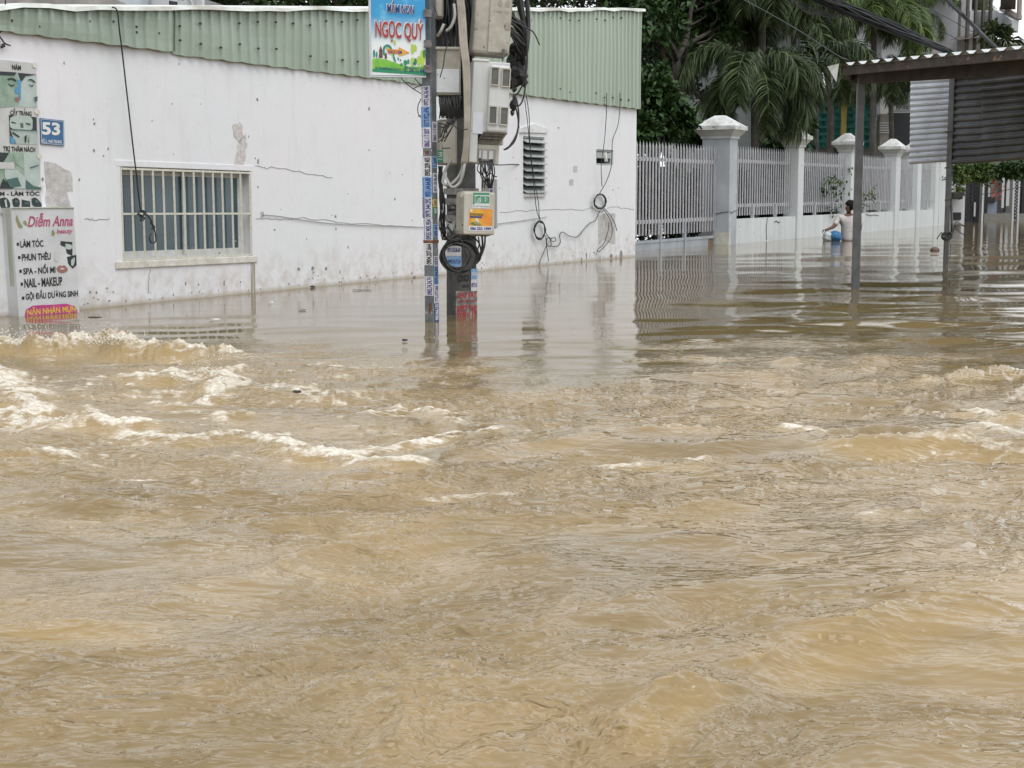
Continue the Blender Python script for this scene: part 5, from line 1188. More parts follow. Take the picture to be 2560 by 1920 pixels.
# darker ground-cover and far trees
bk = 'dark trees in the garden'
for i, (px_, py_, r_, rx, rz) in enumerate([(1650, 90, 9, 2.2, 1.8), (1800, 30, 10, 2.6, 1.6), (1960, 80, 9, 2.0, 1.6), (2110, 60, 10, 2.6, 2.0), (2250, 90, 11, 2.2, 1.8)]):
    broad('garden_tree', ['far dark tree seen through the gate trees', 'far dark tree behind the pale forked branches', 'far dark tree behind the longest drooping fronds', 'far dark tree over the green netting', 'far dark tree left of the balcony building'][i],
          WB(px_, r_), [E3(px_, py_ - 60, r_, rx, rz), E3(px_ - 60, py_ - 260, r_ + 1, rx * .9, rz), E3(px_ + 50, py_ - 330, r_, rx * .9, rz), E3(px_ + 20, py_ + (90 if i not in (0, 1) else 10), r_, rx * .55, rz * .55)], 15000, .26, LM['leaf_dark'], 40 + i, .16, bk)
for i, (px_, py_, r_, rx, rz, lab) in enumerate([(520, -5, 9, 1.0, .45, 'dark leafy tree top over the roof right of the air conditioner'), (640, -14, 10, 1.5, .7, 'dark leafy tree top over the middle of the green roof edge'), (790, -10, 10, 1.5, .6, 'dark leafy tree top left of the blue sign'), (900, -16, 9, 1.0, .6, 'dark leafy tree top just behind the blue sign'),
                                                 (1180, -40, 9, 1.6, 1.0, 'dark leafy tree top behind the boxes on the pole'), (1350, -24, 8, 1.4, .9, 'dark leafy tree top right of the black cables'), (1500, -30, 8, 1.4, 1.0, 'dark leafy tree top above the right end of the green roof edge')]):
    broad('roadside_tree', lab, WB(px_, r_), [E3(px_, py_, r_, rx, rz), E3(px_ + 30, py_ - 150, r_ + .5, rx * 1.1, rz * 1.4), E3(px_ - 60, py_ + 10, r_, rx * .6, rz * .7)], 4500, .16, LM['leaf_mid' if i % 2 else 'leaf_dark'], 60 + i, .14, 'tree tops behind the white building')
for i, (u0_, u1_, hz_) in enumerate(((-.5, 4.2, 1.7), (5.2, 9.0, 1.5), (9.4, 13.2, 1.5), (13.6, 17.4, 1.4))):      # shrubs right behind the railings
    gx = WALL.w((PU[0][0] - 3.2 + u0_, RF + 1.6, 0)); cs = []
    k_ = 0
    while u0_ + .5 + k_ * .8 < u1_: cs.append((tuple(WALL.w((PU[0][0] - 3.2 + u0_ + .4 + k_ * .8, RF + 1.5 + .25 * (k_ % 2), .75 + .12 * (k_ % 3)))), (.66, .5, hz_ / 1.75))); k_ += 1
    broad('garden_hedge', ['dark hedge seen between the gate pickets', 'dark hedge seen through the first fence panel', 'dark hedge seen through the second fence panel behind the wading person', 'dark hedge seen through the third fence panel'][i], gx, cs, 9500, .16, LM['leaf_dark'], 140 + i, .05, 'hedges behind the railings', clump=8, cat='hedge')
# palms
palm('foxtail_palm', 'palm whose long feathery fronds hang down beside the gate pillar', WB(1905, 2.2), WP(1905, -30, 2.2), 20, 2.6, .72, LM['palm_dark'], 71, droop=2.6, el=(.1, 1.25), dens=190)
palm('foxtail_palm', 'low dark palm drooping over the first fence panel and the pillar cap', WB(1888, 1.3), WP(1885, 195, 1.2), 16, 2.3, .60, LM['palm_dark'], 72, droop=2.9, el=(-.1, 1.0), dens=190, trunkr=.09)
palm('foxtail_palm', 'dark palm with a brown flower tuft above the third fence pillar', WB(2035, 1.6), WP(2042, 165, 1.6), 15, 2.1, .55, LM['palm_dark'], 73, droop=2.9, el=(-.1, 1.0), dens=180, trunkr=.08)
palm('foxtail_palm', 'bright green palm arching in front of the overhead cables', WB(2180, 2.6), WP(2185, 45, 2.6), 22, 2.4, .68, LM['palm_light'], 74, droop=2.2, el=(.0, 1.25), dens=170)
palm('foxtail_palm', 'bright green palm crown against the balcony building', WB(2320, 6.5), WP(2325, -10, 6.5), 18, 2.8, .7, LM['palm_light'], 75, droop=2.1, el=(.0, 1.2), dens=150)
palm('foxtail_palm', 'palm with fronds hanging beside the front shed post', WB(2235, 2.4), WP(2225, 190, 2.4), 15, 2.1, .55, LM['palm_dark'], 76, droop=2.6, el=(0, 1.0), dens=170, trunkr=.09)
palm('foxtail_palm', 'palm crown hidden high behind the cables in the middle of the garden', WB(2100, 4.5), WP(2090, -10, 4.5), 20, 2.7, .68, LM['palm_light'], 77, droop=2.4, el=(0, 1.2), dens=160)
palm('foxtail_palm', 'dark palm trunk and crown between the two hanging palms', WB(1975, 3.2), WP(1985, 60, 3.2), 15, 2.3, .6, LM['palm_dark'], 78, droop=2.6, el=(0, 1.1), dens=160, trunkr=.10)
palm('foxtail_palm', 'slim palm behind the light metal panel', WB(2290, 3.4), WP(2290, 210, 3.4), 14, 2.0, .55, LM['palm_dark'], 79, droop=2.5, el=(0, 1.0), dens=160, trunkr=.08)
palm('foxtail_palm', 'palm with a wide light green crown left of the dark fins', WB(2400, 5.0), WP(2385, 20, 5.0), 16, 2.3, .62, LM['palm_light'], 81, droop=2.1, el=(.1, 1.2), dens=150, trunkr=.09)
palm('foxtail_palm', 'palm crown above the netted house just right of the cable bundle', WB(2255, 4.5), WP(2262, 35, 4.5), 18, 2.3, .62, LM['palm_light'], 82, droop=2.2, el=(.0, 1.2), dens=160, trunkr=.09)
palm('foxtail_palm', 'dark palm filling the gap between the forked tree and the long fronds', WB(1800, 3.6), WP(1800, 60, 3.6), 16, 2.2, .60, LM['palm_dark'], 83, droop=2.4, el=(.0, 1.2), dens=160, trunkr=.09)
g = np.random.default_rng(80); c_ = WP(2012, 255, 1.3); mb = MB(); rr = random.Random(80)
for _ in range(70): q = Vector(c_) + Vector((rr.gauss(0, .14), rr.gauss(0, .1), rr.gauss(-.05, .12))); mb.tube([Vector(c_) + Vector((0, 0, .12)), q], .005, 3, world=True, caps=False)
mb.build('flower_stalk', mat('brown_stalk', (.12, .07, .04), .9), label='brown dry palm flower tuft hanging above the fence', cat='flower stalk')
# ------------------------------------------------------------------ buildings behind
M_BW = mat('far_white_wall', (.62, .64, .66), .8, (.50, .51, .52), 1.5, streak=True)
M_BG = mat('far_grey_wall', (.30, .31, .31), .9, (.20, .20, .19), 2.5, spots=(.12, .11, .10), spotscale=3)
M_NET = mat('green_netting', (.02, .22, .18), .6, (.015, .16, .13), 3.5, streak=False)
M_SLAB = mat('slab_underside', (.16, .14, .13), .9)
def wbox(mb, xa, xb, ya, yb, r, dep, mi=0):
    """a box facing the street frame: spans pixels xa..xb, ya(top)..yb(bottom) on the plane r metres behind the building line"""
    pm = (max(ya, 0) + yb) / 2; a, c = WALL.hit(xa, pm, r), WALL.hit(xb, pm, r); m2 = WALL.hit((xa + xb) / 2, ya, r).z; m3 = WALL.hit((xa + xb) / 2, yb, r).z
    mb.box(a.x, c.x, r, r + dep, m3, m2, mi); return mb
def vface(mb, px0, px1, py0, py1, Y, dep, mi=0):      # box facing the viewer's side at distance Y
    pm = (max(py0, 0) + min(py1, 620)) / 2; mb.box(at(px0, pm, Y).x, at(px1, pm, Y).x, Y, Y + dep, at(px0, py1, Y).z, at(px1, py0, Y).z, mi); return mb
# pale house glimpsed between the trees
hs = thing('pale_house', 'pale house glimpsed through the trees behind the gate', 'house', at(1800, 560, 56))
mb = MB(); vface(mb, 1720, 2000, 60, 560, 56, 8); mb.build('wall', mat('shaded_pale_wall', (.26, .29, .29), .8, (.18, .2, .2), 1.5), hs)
mb = MB(); vface(mb, 1700, 2020, 40, 60, 55.6, 8.8); mb.build('roof', M_BG, hs)
for a, c, d, e in ((1690, 1725, 120, 190), (1900, 1930, 120, 190)):
    mb = MB(); vface(mb, a, c, d, e, 55.95, .2); w1 = mb.build('window', M_DARKIN, hs)
# house with green safety netting
ns = thing('netted_house', 'low house wrapped in green safety netting behind the fence', 'house', at(2120, 560, 53))
mb = MB(); vface(mb, 2025, 2275, 300, 560, 53, 6); mb.build('wall', M_BG, ns)
mb = MB(); n = 26; V = []
for j in range(9):
    for i in range(n): 
        px_ = 2010 + (2188 - 2010) * i / (n - 1); p = at(px_, 225 + (370 - 225) * j / 8 + (6 * math.sin(i * .6) if j == 0 else 0), 52.4); V.append((p.x, 52.4 + .10 * math.sin(i * .9 + j * .25) + .05 * math.sin(i * 2.3 + j), p.z))
mb.add(V, [(j * n + i, j * n + i + 1, (j + 1) * n + i + 1, (j + 1) * n + i) for j in range(8) for i in range(n - 1)])
for j in range(1, 8):
    p0, p1 = at(2010, 225 + 145 * j / 8, 52.2), at(2188, 225 + 145 * j / 8, 52.2); mb.box(p0.x, p1.x, 52.2, 52.24, p0.z - .06, p0.z + .02, 1)
mb.build('netting', [M_NET, mat('net_fold', (.012, .13, .11), .7)], ns)
mb = MB(); vface(mb, 2104, 2116, 255, 370, 51.8, .14); mb.build('post', mat('yellow_post', (.42, .30, .06), .6), ns, label='yellow post')
mb = MB(); vface(mb, 2200, 2222, 285, 380, 52, .5); mb.build('pier', mat('pier_beige', (.34, .31, .27), .9), ns)
for k in range(5): 
    mb = MB(); vface(mb, 2200, 2224, 306 + k * 6, 308.5 + k * 6, 51.8, .1); mb.build('slat', M_BW, ns)
mb = MB(); vface(mb, 2224, 2275, 275, 280, 51.5, .1); vface(mb, 2224, 2275, 262, 263.5, 51.5, .06); 
for k in range(11): vface(mb, 2225 + k * 5, 2226 + k * 5, 262, 276, 51.5, .05)
mb.build('balcony_rail', mat('rail_grey', (.35, .36, .38), .5), ns)
mb = MB(); vface(mb, 2222, 2275, 282, 370, 52.3, .3); mb.build('doorway', M_DARKIN, ns)
# tall building at top right, with fins and a balcony
ap = thing('balcony_building', 'tall white building with dark vertical fins and a balcony at top right', 'building', at(2400, 560, 60))
mb = MB(); vface(mb, 2200, 2420, -420, 560, 60, 10); mb.build('wall', M_BW, ap)
mb = MB(); vface(mb, 2216, 2240, -420, 60, 59.5, .5); mb.build('pier', mat('pier_grey', (.40, .40, .39), .9), ap)
mb = MB(); vface(mb, 2402, 2416, -420, 130, 59.2, .4); mb.build('pier', mat('pier_grey', (.40, .40, .39), .9), ap)
mb = MB(); vface(mb, 2416, 2482, 26, 560, 59.6, 8); mb.build('wall', M_BW, ap, label='recessed wall behind the fins')
mb = MB(); vface(mb, 2445, 2472, 28, 78, 59.5, .05); gb_ = mb.build('window', mat('glass_blocks', (.50, .56, .58), .2, (.3, .34, .36), 20), ap)
mb = MB()
for k in range(5): vface(mb, 2445, 2472, 30 + k * 10, 31 + k * 10, 59.4, .06)
for k in range(4): vface(mb, 2447 + k * 8, 2448 + k * 8, 28, 78, 59.4, .06)
mb.build('muntin', M_BG, gb_)
for px_ in (2420, 2440, 2459, 2477):
    mb = MB(); vface(mb, px_ - 2.8, px_ + 2.8, -420, 125, 57.5, .2); mb.build('fin', mat('fin_brown', (.10, .085, .08), .7), ap)
def sl(mb, P, th, dz, mi=0):      # slab from four plan points (px,Y) at a height given at the first
    z_ = th; V = [(x, y, z_) for x, y in P] + [(x, y, z_ + dz) for x, y in P]
    mb.add(V, [(3, 2, 1, 0), (4, 5, 6, 7)] + [(i, (i + 1) % 4, 4 + (i + 1) % 4, 4 + i) for i in range(4)], mi)
def pl4(a, b_): return [((a[0] - 1280) / F * a[1], a[1]), ((b_[0] - 1280) / F * b_[1], b_[1])]
za = at(2500, 24, 62).z
mb = MB(); sl(mb, [((2474 - 1280) / F * 56, 56), ((2512 - 1280) / F * 56, 56), ((2512 - 1280) / F * 62, 62), ((2474 - 1280) / F * 62, 62)], za, .14); mb.build('balcony_slab', M_SLAB, ap)
zb_ = at(2500, 80, 57).z
mb = MB(); P0, P1 = ((2521 - 1280) / F * 55, 55), ((2478 - 1280) / F * 66, 66)
mb.add([(P0[0], P0[1], at(2521, 82, 55).z), (P0[0], P0[1], at(2521, 50, 55).z), (P1[0], P1[1], at(2478, 24, 66).z), (P1[0], P1[1], at(2478, 52, 66).z),
        (P0[0] - .2, P0[1] + .1, at(2521, 82, 55).z), (P0[0] - .2, P0[1] + .1, at(2521, 50, 55).z), (P1[0] - .3, P1[1], at(2478, 24, 66).z), (P1[0] - .3, P1[1], at(2478, 52, 66).z)], [(0, 1, 2, 3), (7, 6, 5, 4), (1, 5, 6, 2), (0, 3, 7, 4), (0, 4, 5, 1)])
mb.add([(P0[0], P0[1], at(2521, 82, 55).z), (P1[0], P1[1], at(2478, 52, 66).z), (P1[0] - .6, P1[1], at(2478, 52, 66).z), (P0[0] - 1.6, P0[1] + 3, at(2521, 82, 55).z)], [(0, 1, 2, 3)], 1)
mb.build('balcony', [M_BW, M_SLAB], ap)
mb = MB(); mb.tube([(P0[0], P0[1], at(2521, 44, 55).z), (P1[0], P1[1], at(2478, 20, 66).z)], .12, 5, world=True); mb.tube([(P0[0], P0[1], at(2521, 48, 55).z), (P0[0], P0[1], at(2521, -40, 55).z)], .09, 6, world=True)
mb.build('railing', mat('rail_brown', (.30, .25, .22), .7), ap)
lh = thing('low_white_house', 'pale flat roofed house just above the shed roof at far right', 'house', at(2560, 300, 75))
mb = MB(); vface(mb, 2515, 2760, 112, 300, 75, 6); mb.build('wall', M_BW, lh); mb = MB(); vface(mb, 2505, 2770, 99, 111, 74.6, 7); mb.build('roof', M_BW, lh, bevel=.05)
for i, (px_, py_) in enumerate(((2484, 84), (2515, 100))):      # spiky balcony plants
    g = np.random.default_rng(90 + i); n = 60; d = unit(g.normal(size=(n, 3)) + np.array([0, 0, .6])); p = np.tile(np.array(at(px_, py_, 52)), (n, 1)); V, Fq = leaves(p, d, g.uniform(.5, .8, n), .05, g, .3)
    npmesh('spiky_plant', V, Fq, LM['palm_dark'], loc=at(px_, py_, 52), tint=np.repeat(g.random(n), 5), label=['spiky plant against the dark fins above the shed roof', 'spiky plant right of the fins against the sky'][i], cat='plant', group='spiky plants above the shed roof')

# buildings and the air conditioner above the white building at left
bh = thing('grey_house', 'weathered grey gable wall above the roof edge at top left', 'house', WALL.w((WALL.hit(200, 0, 4).x, 4, 0)))
mb = MB(WALL); a, c = WALL.hit(-400, 20, 4), WALL.hit(332, 20, 4); zt0_ = WALL.hit(260, -25, 4).z
mb.add([(a.x, 4, 0), (c.x, 4, 0), (c.x, 4, WALL.hit(332, 18, 4).z), (WALL.hit(290, 0, 4).x, 4, WALL.hit(290, -2, 4).z), (WALL.hit(200, 0, 4).x, 4, zt0_ + .5), (a.x, 4, zt0_ + .9)], [(0, 1, 2, 3, 4, 5)])
mb.add([(a.x, 8, 0), (c.x, 8, 0), (c.x, 8, WALL.hit(332, 18, 4).z), (a.x, 8, zt0_ + .9)], [(0, 1, 2, 3)]); mb.build('gable_wall', mat('weathered_gable', (.40, .37, .34), .9, (.22, .21, .20), 3, streak=True), bh)
mb = MB(WALL); wbox(mb, 300, 372, -60, 60, 4.6, 1.5); mb.build('wall', mat('pale_blue_wall', (.55, .61, .64), .8), bh)
mb = MB(WALL); wbox(mb, 372, 400, -60, 60, 4.9, 1.5); mb.build('wall', mat('slate_wall', (.26, .30, .34), .7), bh)
mb = MB(WALL); wbox(mb, 400, 425, -60, 60, 5.3, .2); mb.build('doorway', M_DARKIN, bh)
mb = MB(WALL); wbox(mb, 448, 500, -60, 60, 4.9, .3); mb.build('shutter', mat('shutter_grey', (.40, .42, .42), .6, (.55, .56, .56), 8), bh)
mb = MB(WALL); wbox(mb, 505, 512, -60, 60, 4.7, .1); mb.build('post', M_BW, bh)
mb = MB(WALL); a, c = WALL.hit(512, 60, 4.9), WALL.hit(580, 60, 4.9)
mb.add([(a.x, 4.9, 0), (c.x + .2, 4.9, 0), (c.x + .1, 4.9, WALL.hit(575, 20, 4.9).z), (a.x, 4.9, WALL.hit(515, -2, 4.9).z)], [(0, 1, 2, 3)]); mb.build('gable_wall', M_BG, bh)
ac = thing('outdoor_unit', 'white air conditioner outdoor unit above the roof edge', 'air conditioner', WALL.w((WALL.hit(430, 20, 4.2).x, 4.3, WALL.hit(430, 20, 4.2).z)))
mb = MB(WALL); wbox(mb, 420, 450, -22, 19, 4.2, .3); mb.build('casing', M_LGREY, ac, bevel=.01)
mb = MB(WALL); wbox(mb, 424, 444, 3, 13, 4.19, .02); mb.build('vent_grille', M_DARKIN, ac)
mb = MB(WALL); P = [WALL.hit(p[0], p[1], 4.2) for p in ((449, 0), (458, -8), (470, 4), (474, 22), (480, 30))]; mb.tube([(p.x, 4.15, p.z) for p in P], .02, 6); mb.build('pipe', M_LGREY, ac)

# ------------------------------------------------------------------ far end of the street, right
EXT = 9.0
fw = thing('white_gatehouse', 'white end wall with a dark letter plate beyond the fence', 'wall', onwater(2390, 560))
Yf = onwater(2390, 556).y
mb = MB(); vface(mb, 2369, 2412, 415, 620, Yf, .5); mb.build('wall', M_BW, fw)
mb = MB(); vface(mb, 2381, 2403, 531, 549, Yf - .06, .05); pb2 = mb.build('letter_plate', M_DARKIN, fw)
mb = MB(); vface(mb, 2381, 2410, 417, 440, Yf - .1, .6); mb.build('lintel', M_DARKIN, fw)
pp = thing('window_planter', 'dark planter with a bushy green plant on the white end wall', 'planter', at(2396, 500, Yf - .4))
mb = MB(); vface(mb, 2382, 2408, 480, 498, Yf - .6, .5); mb.build('trough', plain('trough_dark', (.03, .03, .03), .8), pp, bevel=.03)
def bush(name, label, c, r_, n, leaf, mt, seed, cat='bush', parent=None, group=None):
    g = np.random.default_rng(seed); V, Fq, T = crown(g, [(tuple(c), r_)], n, leaf, .25, 6, .08)
    return npmesh(name, V, Fq, mt, parent, loc=c if parent is None else None, tint=T, label=label, cat=cat, group=group)
bush('foliage', None, at(2401, 482, Yf - .4), (.22, .2, .2), 500, .09, LM['palm_light'], 101, None, pp)
bg_ = thing('black_gate', 'tall black slatted metal gate at the far end of the street', 'gate', at(2432, 560, Yf + .2))
for a, c in ((2412, 2429), (2434, 2455)):
    mb = MB()
    for k in range(28): vface(mb, a + (0 if k % 2 else 3), c - (3 if k % 2 else 0), 418 + k * 5, 421.4 + k * 5, Yf + .2, .04)
    vface(mb, a - .5, a + 1.5, 415, 560, Yf + .25, .04); vface(mb, c - 1.5, c + .5, 415, 560, Yf + .25, .04); mb.build('gate_leaf', plain('gate_black', (.025, .026, .032), .5), bg_)
mb = MB(); vface(mb, 2411, 2456, 415, 562, Yf + .4, .03); mb.build('backing', mat('backing_grey', (.13, .13, .13), .8), bg_)
mb = MB(); vface(mb, 2435, 2439, 506, 541, Yf + .1, .08); mb.build('handle', M_LGREY, bg_)
mb = MB(); vface(mb, 2429, 2434, 415, 562, Yf + .22, .05); mb.build('stile', plain('gate_black', (.025, .026, .032), .5), bg_)
wp1 = thing('white_gate_post', 'slim white post right of the black gate', 'post', at(2457, 560, Yf)); mb = MB(); vface(mb, 2455, 2459, 415, 600, Yf - .1, .3); mb.build('post_shaft', M_BW, wp1); mb = MB(); vface(mb, 2454, 2460, 408, 415, Yf - .13, .36); mb.build('post_cap', M_BW, wp1)
Yg2 = onwater(2500, 549).y
fh = thing('far_house', 'dim house front with grey panels at the far right end of the street', 'house', at(2520, 560, Yg2))
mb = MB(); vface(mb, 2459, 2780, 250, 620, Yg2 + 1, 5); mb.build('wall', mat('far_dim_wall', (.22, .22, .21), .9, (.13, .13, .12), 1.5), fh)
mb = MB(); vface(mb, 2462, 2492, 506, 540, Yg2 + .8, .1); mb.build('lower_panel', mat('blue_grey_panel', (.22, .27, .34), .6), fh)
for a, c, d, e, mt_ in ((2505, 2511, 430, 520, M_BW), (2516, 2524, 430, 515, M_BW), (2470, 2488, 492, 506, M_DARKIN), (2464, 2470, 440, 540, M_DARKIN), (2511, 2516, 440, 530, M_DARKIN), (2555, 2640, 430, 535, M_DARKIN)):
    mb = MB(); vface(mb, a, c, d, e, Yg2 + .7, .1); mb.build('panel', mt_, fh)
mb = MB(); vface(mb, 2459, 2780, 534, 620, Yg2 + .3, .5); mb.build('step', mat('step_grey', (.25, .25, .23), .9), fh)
fp = thing('white_fretted_gate', 'narrow white gate leaf with a black fretwork strip at the far right', 'gate', at(2538, 560, Yg2 - 1))
mb = MB(); vface(mb, 2531, 2536, 440, 560, Yg2 - 1, .08); vface(mb, 2545, 2549, 440, 560, Yg2 - 1, .08); mb.build('frame', M_BW, fp)
mb = MB(); vface(mb, 2537, 2545, 445, 548, Yg2 - .95, .03, 0)
for k in range(24): vface(mb, 2537.5 + (k % 2) * 4, 2540 + (k % 2) * 4, 446 + k * 4.2, 448.5 + k * 4.2, Yg2 - 1.0, .04, 1)
mb.build('fretwork', [plain('gate_black', (.025, .026, .032), .5), M_BW], fp)
bush('bougainvillea', 'trailing green bougainvillea under the dark shed panels, left clump', at(2400, 430, 40), (.28, .4, .42), 1300, .10, LM['palm_light'], 102)
bush('bougainvillea', 'trailing yellow green bougainvillea hanging over the black gate', at(2455, 430, 42), (.50, .5, .35), 2200, .10, LM['palm_light'], 103)
bush('bougainvillea', 'dark green hanging foliage at the right edge under the shed panels', at(2525, 425, 40), (.55, .5, .22), 1800, .12, LM['leaf_mid'], 104)
M_FLO = mat('bougainvillea_red', (.55, .10, .05), .6)
g = np.random.default_rng(105); 
for i, (px_, py_, sx, n) in enumerate(((2488, 476, .07, 26), (2517, 420, .05, 8), (2495, 484, .05, 12))):
    p = np.array(at(px_, py_, 40)) + g.normal(size=(n, 3)) * np.array([sx, .05, sx * 1.4]); d = unit(g.normal(size=(n, 3))); V, Fq = leaves(p, d, np.full(n, .09), .35, g)
    npmesh('flower_spray', V, Fq, M_FLO, loc=at(px_, py_, 40), tint=np.zeros(len(V)), label=['orange red flower spray beside the far white post', 'tiny red flowers under the right end of the dark panels', 'small red spray just below the larger one'][i], cat='flowers')
mb = MB(); mb.tube([at(2455, 486, 41), at(2490, 481, 41), at(2540, 470, 41), at(2600, 462, 41)], .012, 4, world=True); mb.build('line_wire', M_BLACK, label='thin black wire stretched across the far house front', cat='cable')
for i, (pts) in enumerate([[(2356, 442), (2362, 446), (2368, 447)]]): pass

# ------------------------------------------------------------------ shed on the right
M_STEEL = mat('shed_steel', (.15, .155, .16), .55, (.10, .10, .10), 8, metal=.25, spots=(.10, .06, .04), spotscale=12)
M_RUSTY = mat('rusty_fascia', (.075, .06, .048), .9, (.045, .037, .03), 10, spots=(.20, .12, .07), spotscale=16, bmp=.006)
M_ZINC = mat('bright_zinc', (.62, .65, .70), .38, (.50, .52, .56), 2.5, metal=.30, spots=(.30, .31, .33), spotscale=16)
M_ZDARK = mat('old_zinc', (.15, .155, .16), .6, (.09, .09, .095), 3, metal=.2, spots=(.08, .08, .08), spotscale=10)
Y1, Y2 = onwater(2138, 722).y, onwater(2366, 664).y
shed = thing('open_shed', 'open metal shed with a corrugated roof on thin steel posts at right', 'shed', at(2138, 722, Y1))
def vpost(pxa, pxb, pyt, Y, name='post'):
    a, c = at(pxa, 600, Y), at(pxb, 600, Y); mb = MB(); mb.box(a.x, c.x, Y, Y + (c.x - a.x), -.9, at(pxa, pyt, Y).z); return mb.build(name, M_STEEL, shed, bevel=.006)
vpost(2134.5, 2152.5, 178, Y1); vpost(2362, 2373, 165, Y2)
A = at(2092, 166, 17.3); Bq = at(2700, 108, 14.6); bkd = Vector((.436, .9, 0)).normalized()
rise = (at(0, 155, 22.7).z - A.z) / 5.4
mb = MB(); npf = 17; ex = (Bq - A); V = []; rows_ = 5
for j in range(rows_):
    for i in range(npf * 4 + 1):
        ph = i % 4; d = (0, 0, .032, .032)[ph]; V.append(A + ex * (i / (npf * 4)) + bkd * (6.0 * j / (rows_ - 1)) + Vector((0, 0, rise * 6.0 * j / (rows_ - 1) + d)))
nn = npf * 4 + 1; mb.add(V, [(j * nn + i, j * nn + i + 1, (j + 1) * nn + i + 1, (j + 1) * nn + i) for j in range(rows_ - 1) for i in range(nn - 1)], world=True)
mb.build('roof', mat('roof_zinc', (.55, .58, .58), .5, (.42, .44, .43), 2, metal=.2), shed)
def beam(pa, pb_, h, d, name, mt_, drop=0.0):
    a, b_ = Vector(pa) - Vector((0, 0, drop)), Vector(pb_) - Vector((0, 0, drop)); x = b_ - a; l = x.length; x.normalize(); f = Fr(a, 0, x, Vector((-x.y, x.x, 0)).normalized(), x.cross(Vector((-x.y, x.x, 0)).normalized()))
    mb = MB(f); mb.box(0, l, 0, d, -h, 0); return mb.build(name, mt_, shed)
beam(A + Vector((.05, .02, 0)), Bq + Vector((0, .02, 0)), .095, .06, 'fascia', M_RUSTY, .0)
beam(at(2127, 176, Y1 + .12), at(2600, 144, 15.4), .15, .08, 'beam', mat('beam_brown', (.075, .055, .042), .8, (.04, .033, .028), 8), .0)
beam(at(2127, 172, Y1), at(2390, 158, Y2), .12, .08, 'beam', M_RUSTY)
mb = MB(); c0 = A; mb.add([c0 + Vector((.02, -.02, .03)), c0 + Vector((-.10, .02, .00)), c0 + Vector((-.06, .03, -.06)), c0 + Vector((.0, 0, -.17)), c0 + Vector((.03, .05, .02))], [(0, 1, 2, 3), (0, 3, 4)], world=True); mb.build('bent_flashing', M_FLASH, shed)
def cpanel(name, label, tl, tr, br, bl_2, nrib, mt_, depth=.03):
    mb = MB(); V = []; m_ = nrib * 4; tl, tr, br, bl_2 = map(Vector, (tl, tr, br, bl_2)); nrm = (tr - tl).cross(bl_2 - tl).normalized()
    if nrm.y > 0: nrm = -nrm
    for j in range(m_ + 1):
        d = (0, .15, 1, .85)[j % 4] * depth; a, b_ = tl.lerp(bl_2, j / m_), tr.lerp(br, j / m_)
        for i in range(7):
            q = a.lerp(b_, i / 6) + nrm * (d + .006 * math.sin(i * 1.9 + j * .13)); V.append(q)
    mb.add(V, [(j * 7 + i, j * 7 + i + 1, (j + 1) * 7 + i + 1, (j + 1) * 7 + i) for j in range(m_) for i in range(6)], world=True)
    return mb.build(name, mt_, shed, label=label)
def onang(px, py, px0, Y0, ang):      # unproject on a vertical plane through (px0,Y0) turned by ang
    f = Fr(at(px0, 500, Y0), R(ang)); p = f.hit(px, py); return f.w(p)
pz = lambda x, y: onang(x, y, 2378, Y2 + .12, -24); pd = lambda x, y: onang(x, y, 2378, Y2 + .05, -55)
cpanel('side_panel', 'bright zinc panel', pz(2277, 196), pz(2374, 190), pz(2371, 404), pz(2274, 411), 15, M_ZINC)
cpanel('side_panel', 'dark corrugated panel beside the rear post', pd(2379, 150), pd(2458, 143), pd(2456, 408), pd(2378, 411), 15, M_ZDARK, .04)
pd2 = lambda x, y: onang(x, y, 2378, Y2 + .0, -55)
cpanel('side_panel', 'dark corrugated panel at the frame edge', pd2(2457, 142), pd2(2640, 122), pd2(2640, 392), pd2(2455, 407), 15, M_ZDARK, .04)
wr = MB(); rr = random.Random(5)
pl('tied_wires', 'black wires knotted round the rear shed post just above the water', [[.014] + [(2367 + 12 * math.cos(a), 590 + 7 * math.sin(a) + rr.uniform(-3, 3), Y2 - .12 * math.sin(a * .5)) for a in [i * .7 for i in range(34)]], [.008, (2342, 598, Y2 - .1), (2350, 586, Y2 - .1), (2354, 582, Y2 - .1), (2360, 590, Y2 - .1)], [.006, (2380, 588, Y2 - .1), (2386, 570, Y2 - .1), (2390, 556, Y2 - .1), (2402, 560, Y2 - .1), (2412, 566, Y2 - .1), (2396, 562, Y2 - .1), (2388, 566, Y2 - .1), (2396, 578, Y2 - .1), (2408, 586, Y2 - .1), (2412, 592, Y2 - .1)],
    [.004, (2374, 600, Y2 - .1), (2377, 625, Y2 - .1), (2374, 645, Y2 - .1), (2362, 662, Y2 - .1)]], .008, Y=Y2, group=None)
pl('post_wrap', 'torn rag and cables hanging along the rear shed post', [[.020, (2380, 412, Y2 + .05), (2378, 440, Y2 + .05), (2376, 470, Y2 + .05), (2379, 520, Y2 + .05), (2380, 580, Y2 + .05)], [.012, (2362, 420, Y2 - .05), (2374, 418, Y2 - .05)], [.012, (2362, 500, Y2 - .05), (2376, 498, Y2 - .05)], [.012, (2363, 330, Y2 - .05), (2383, 326, Y2 - .05), (2366, 332, Y2 - .05)]], .01, group=None, mt=mat('rag_dark', (.05, .05, .05), .9, (.20, .19, .18), 12))
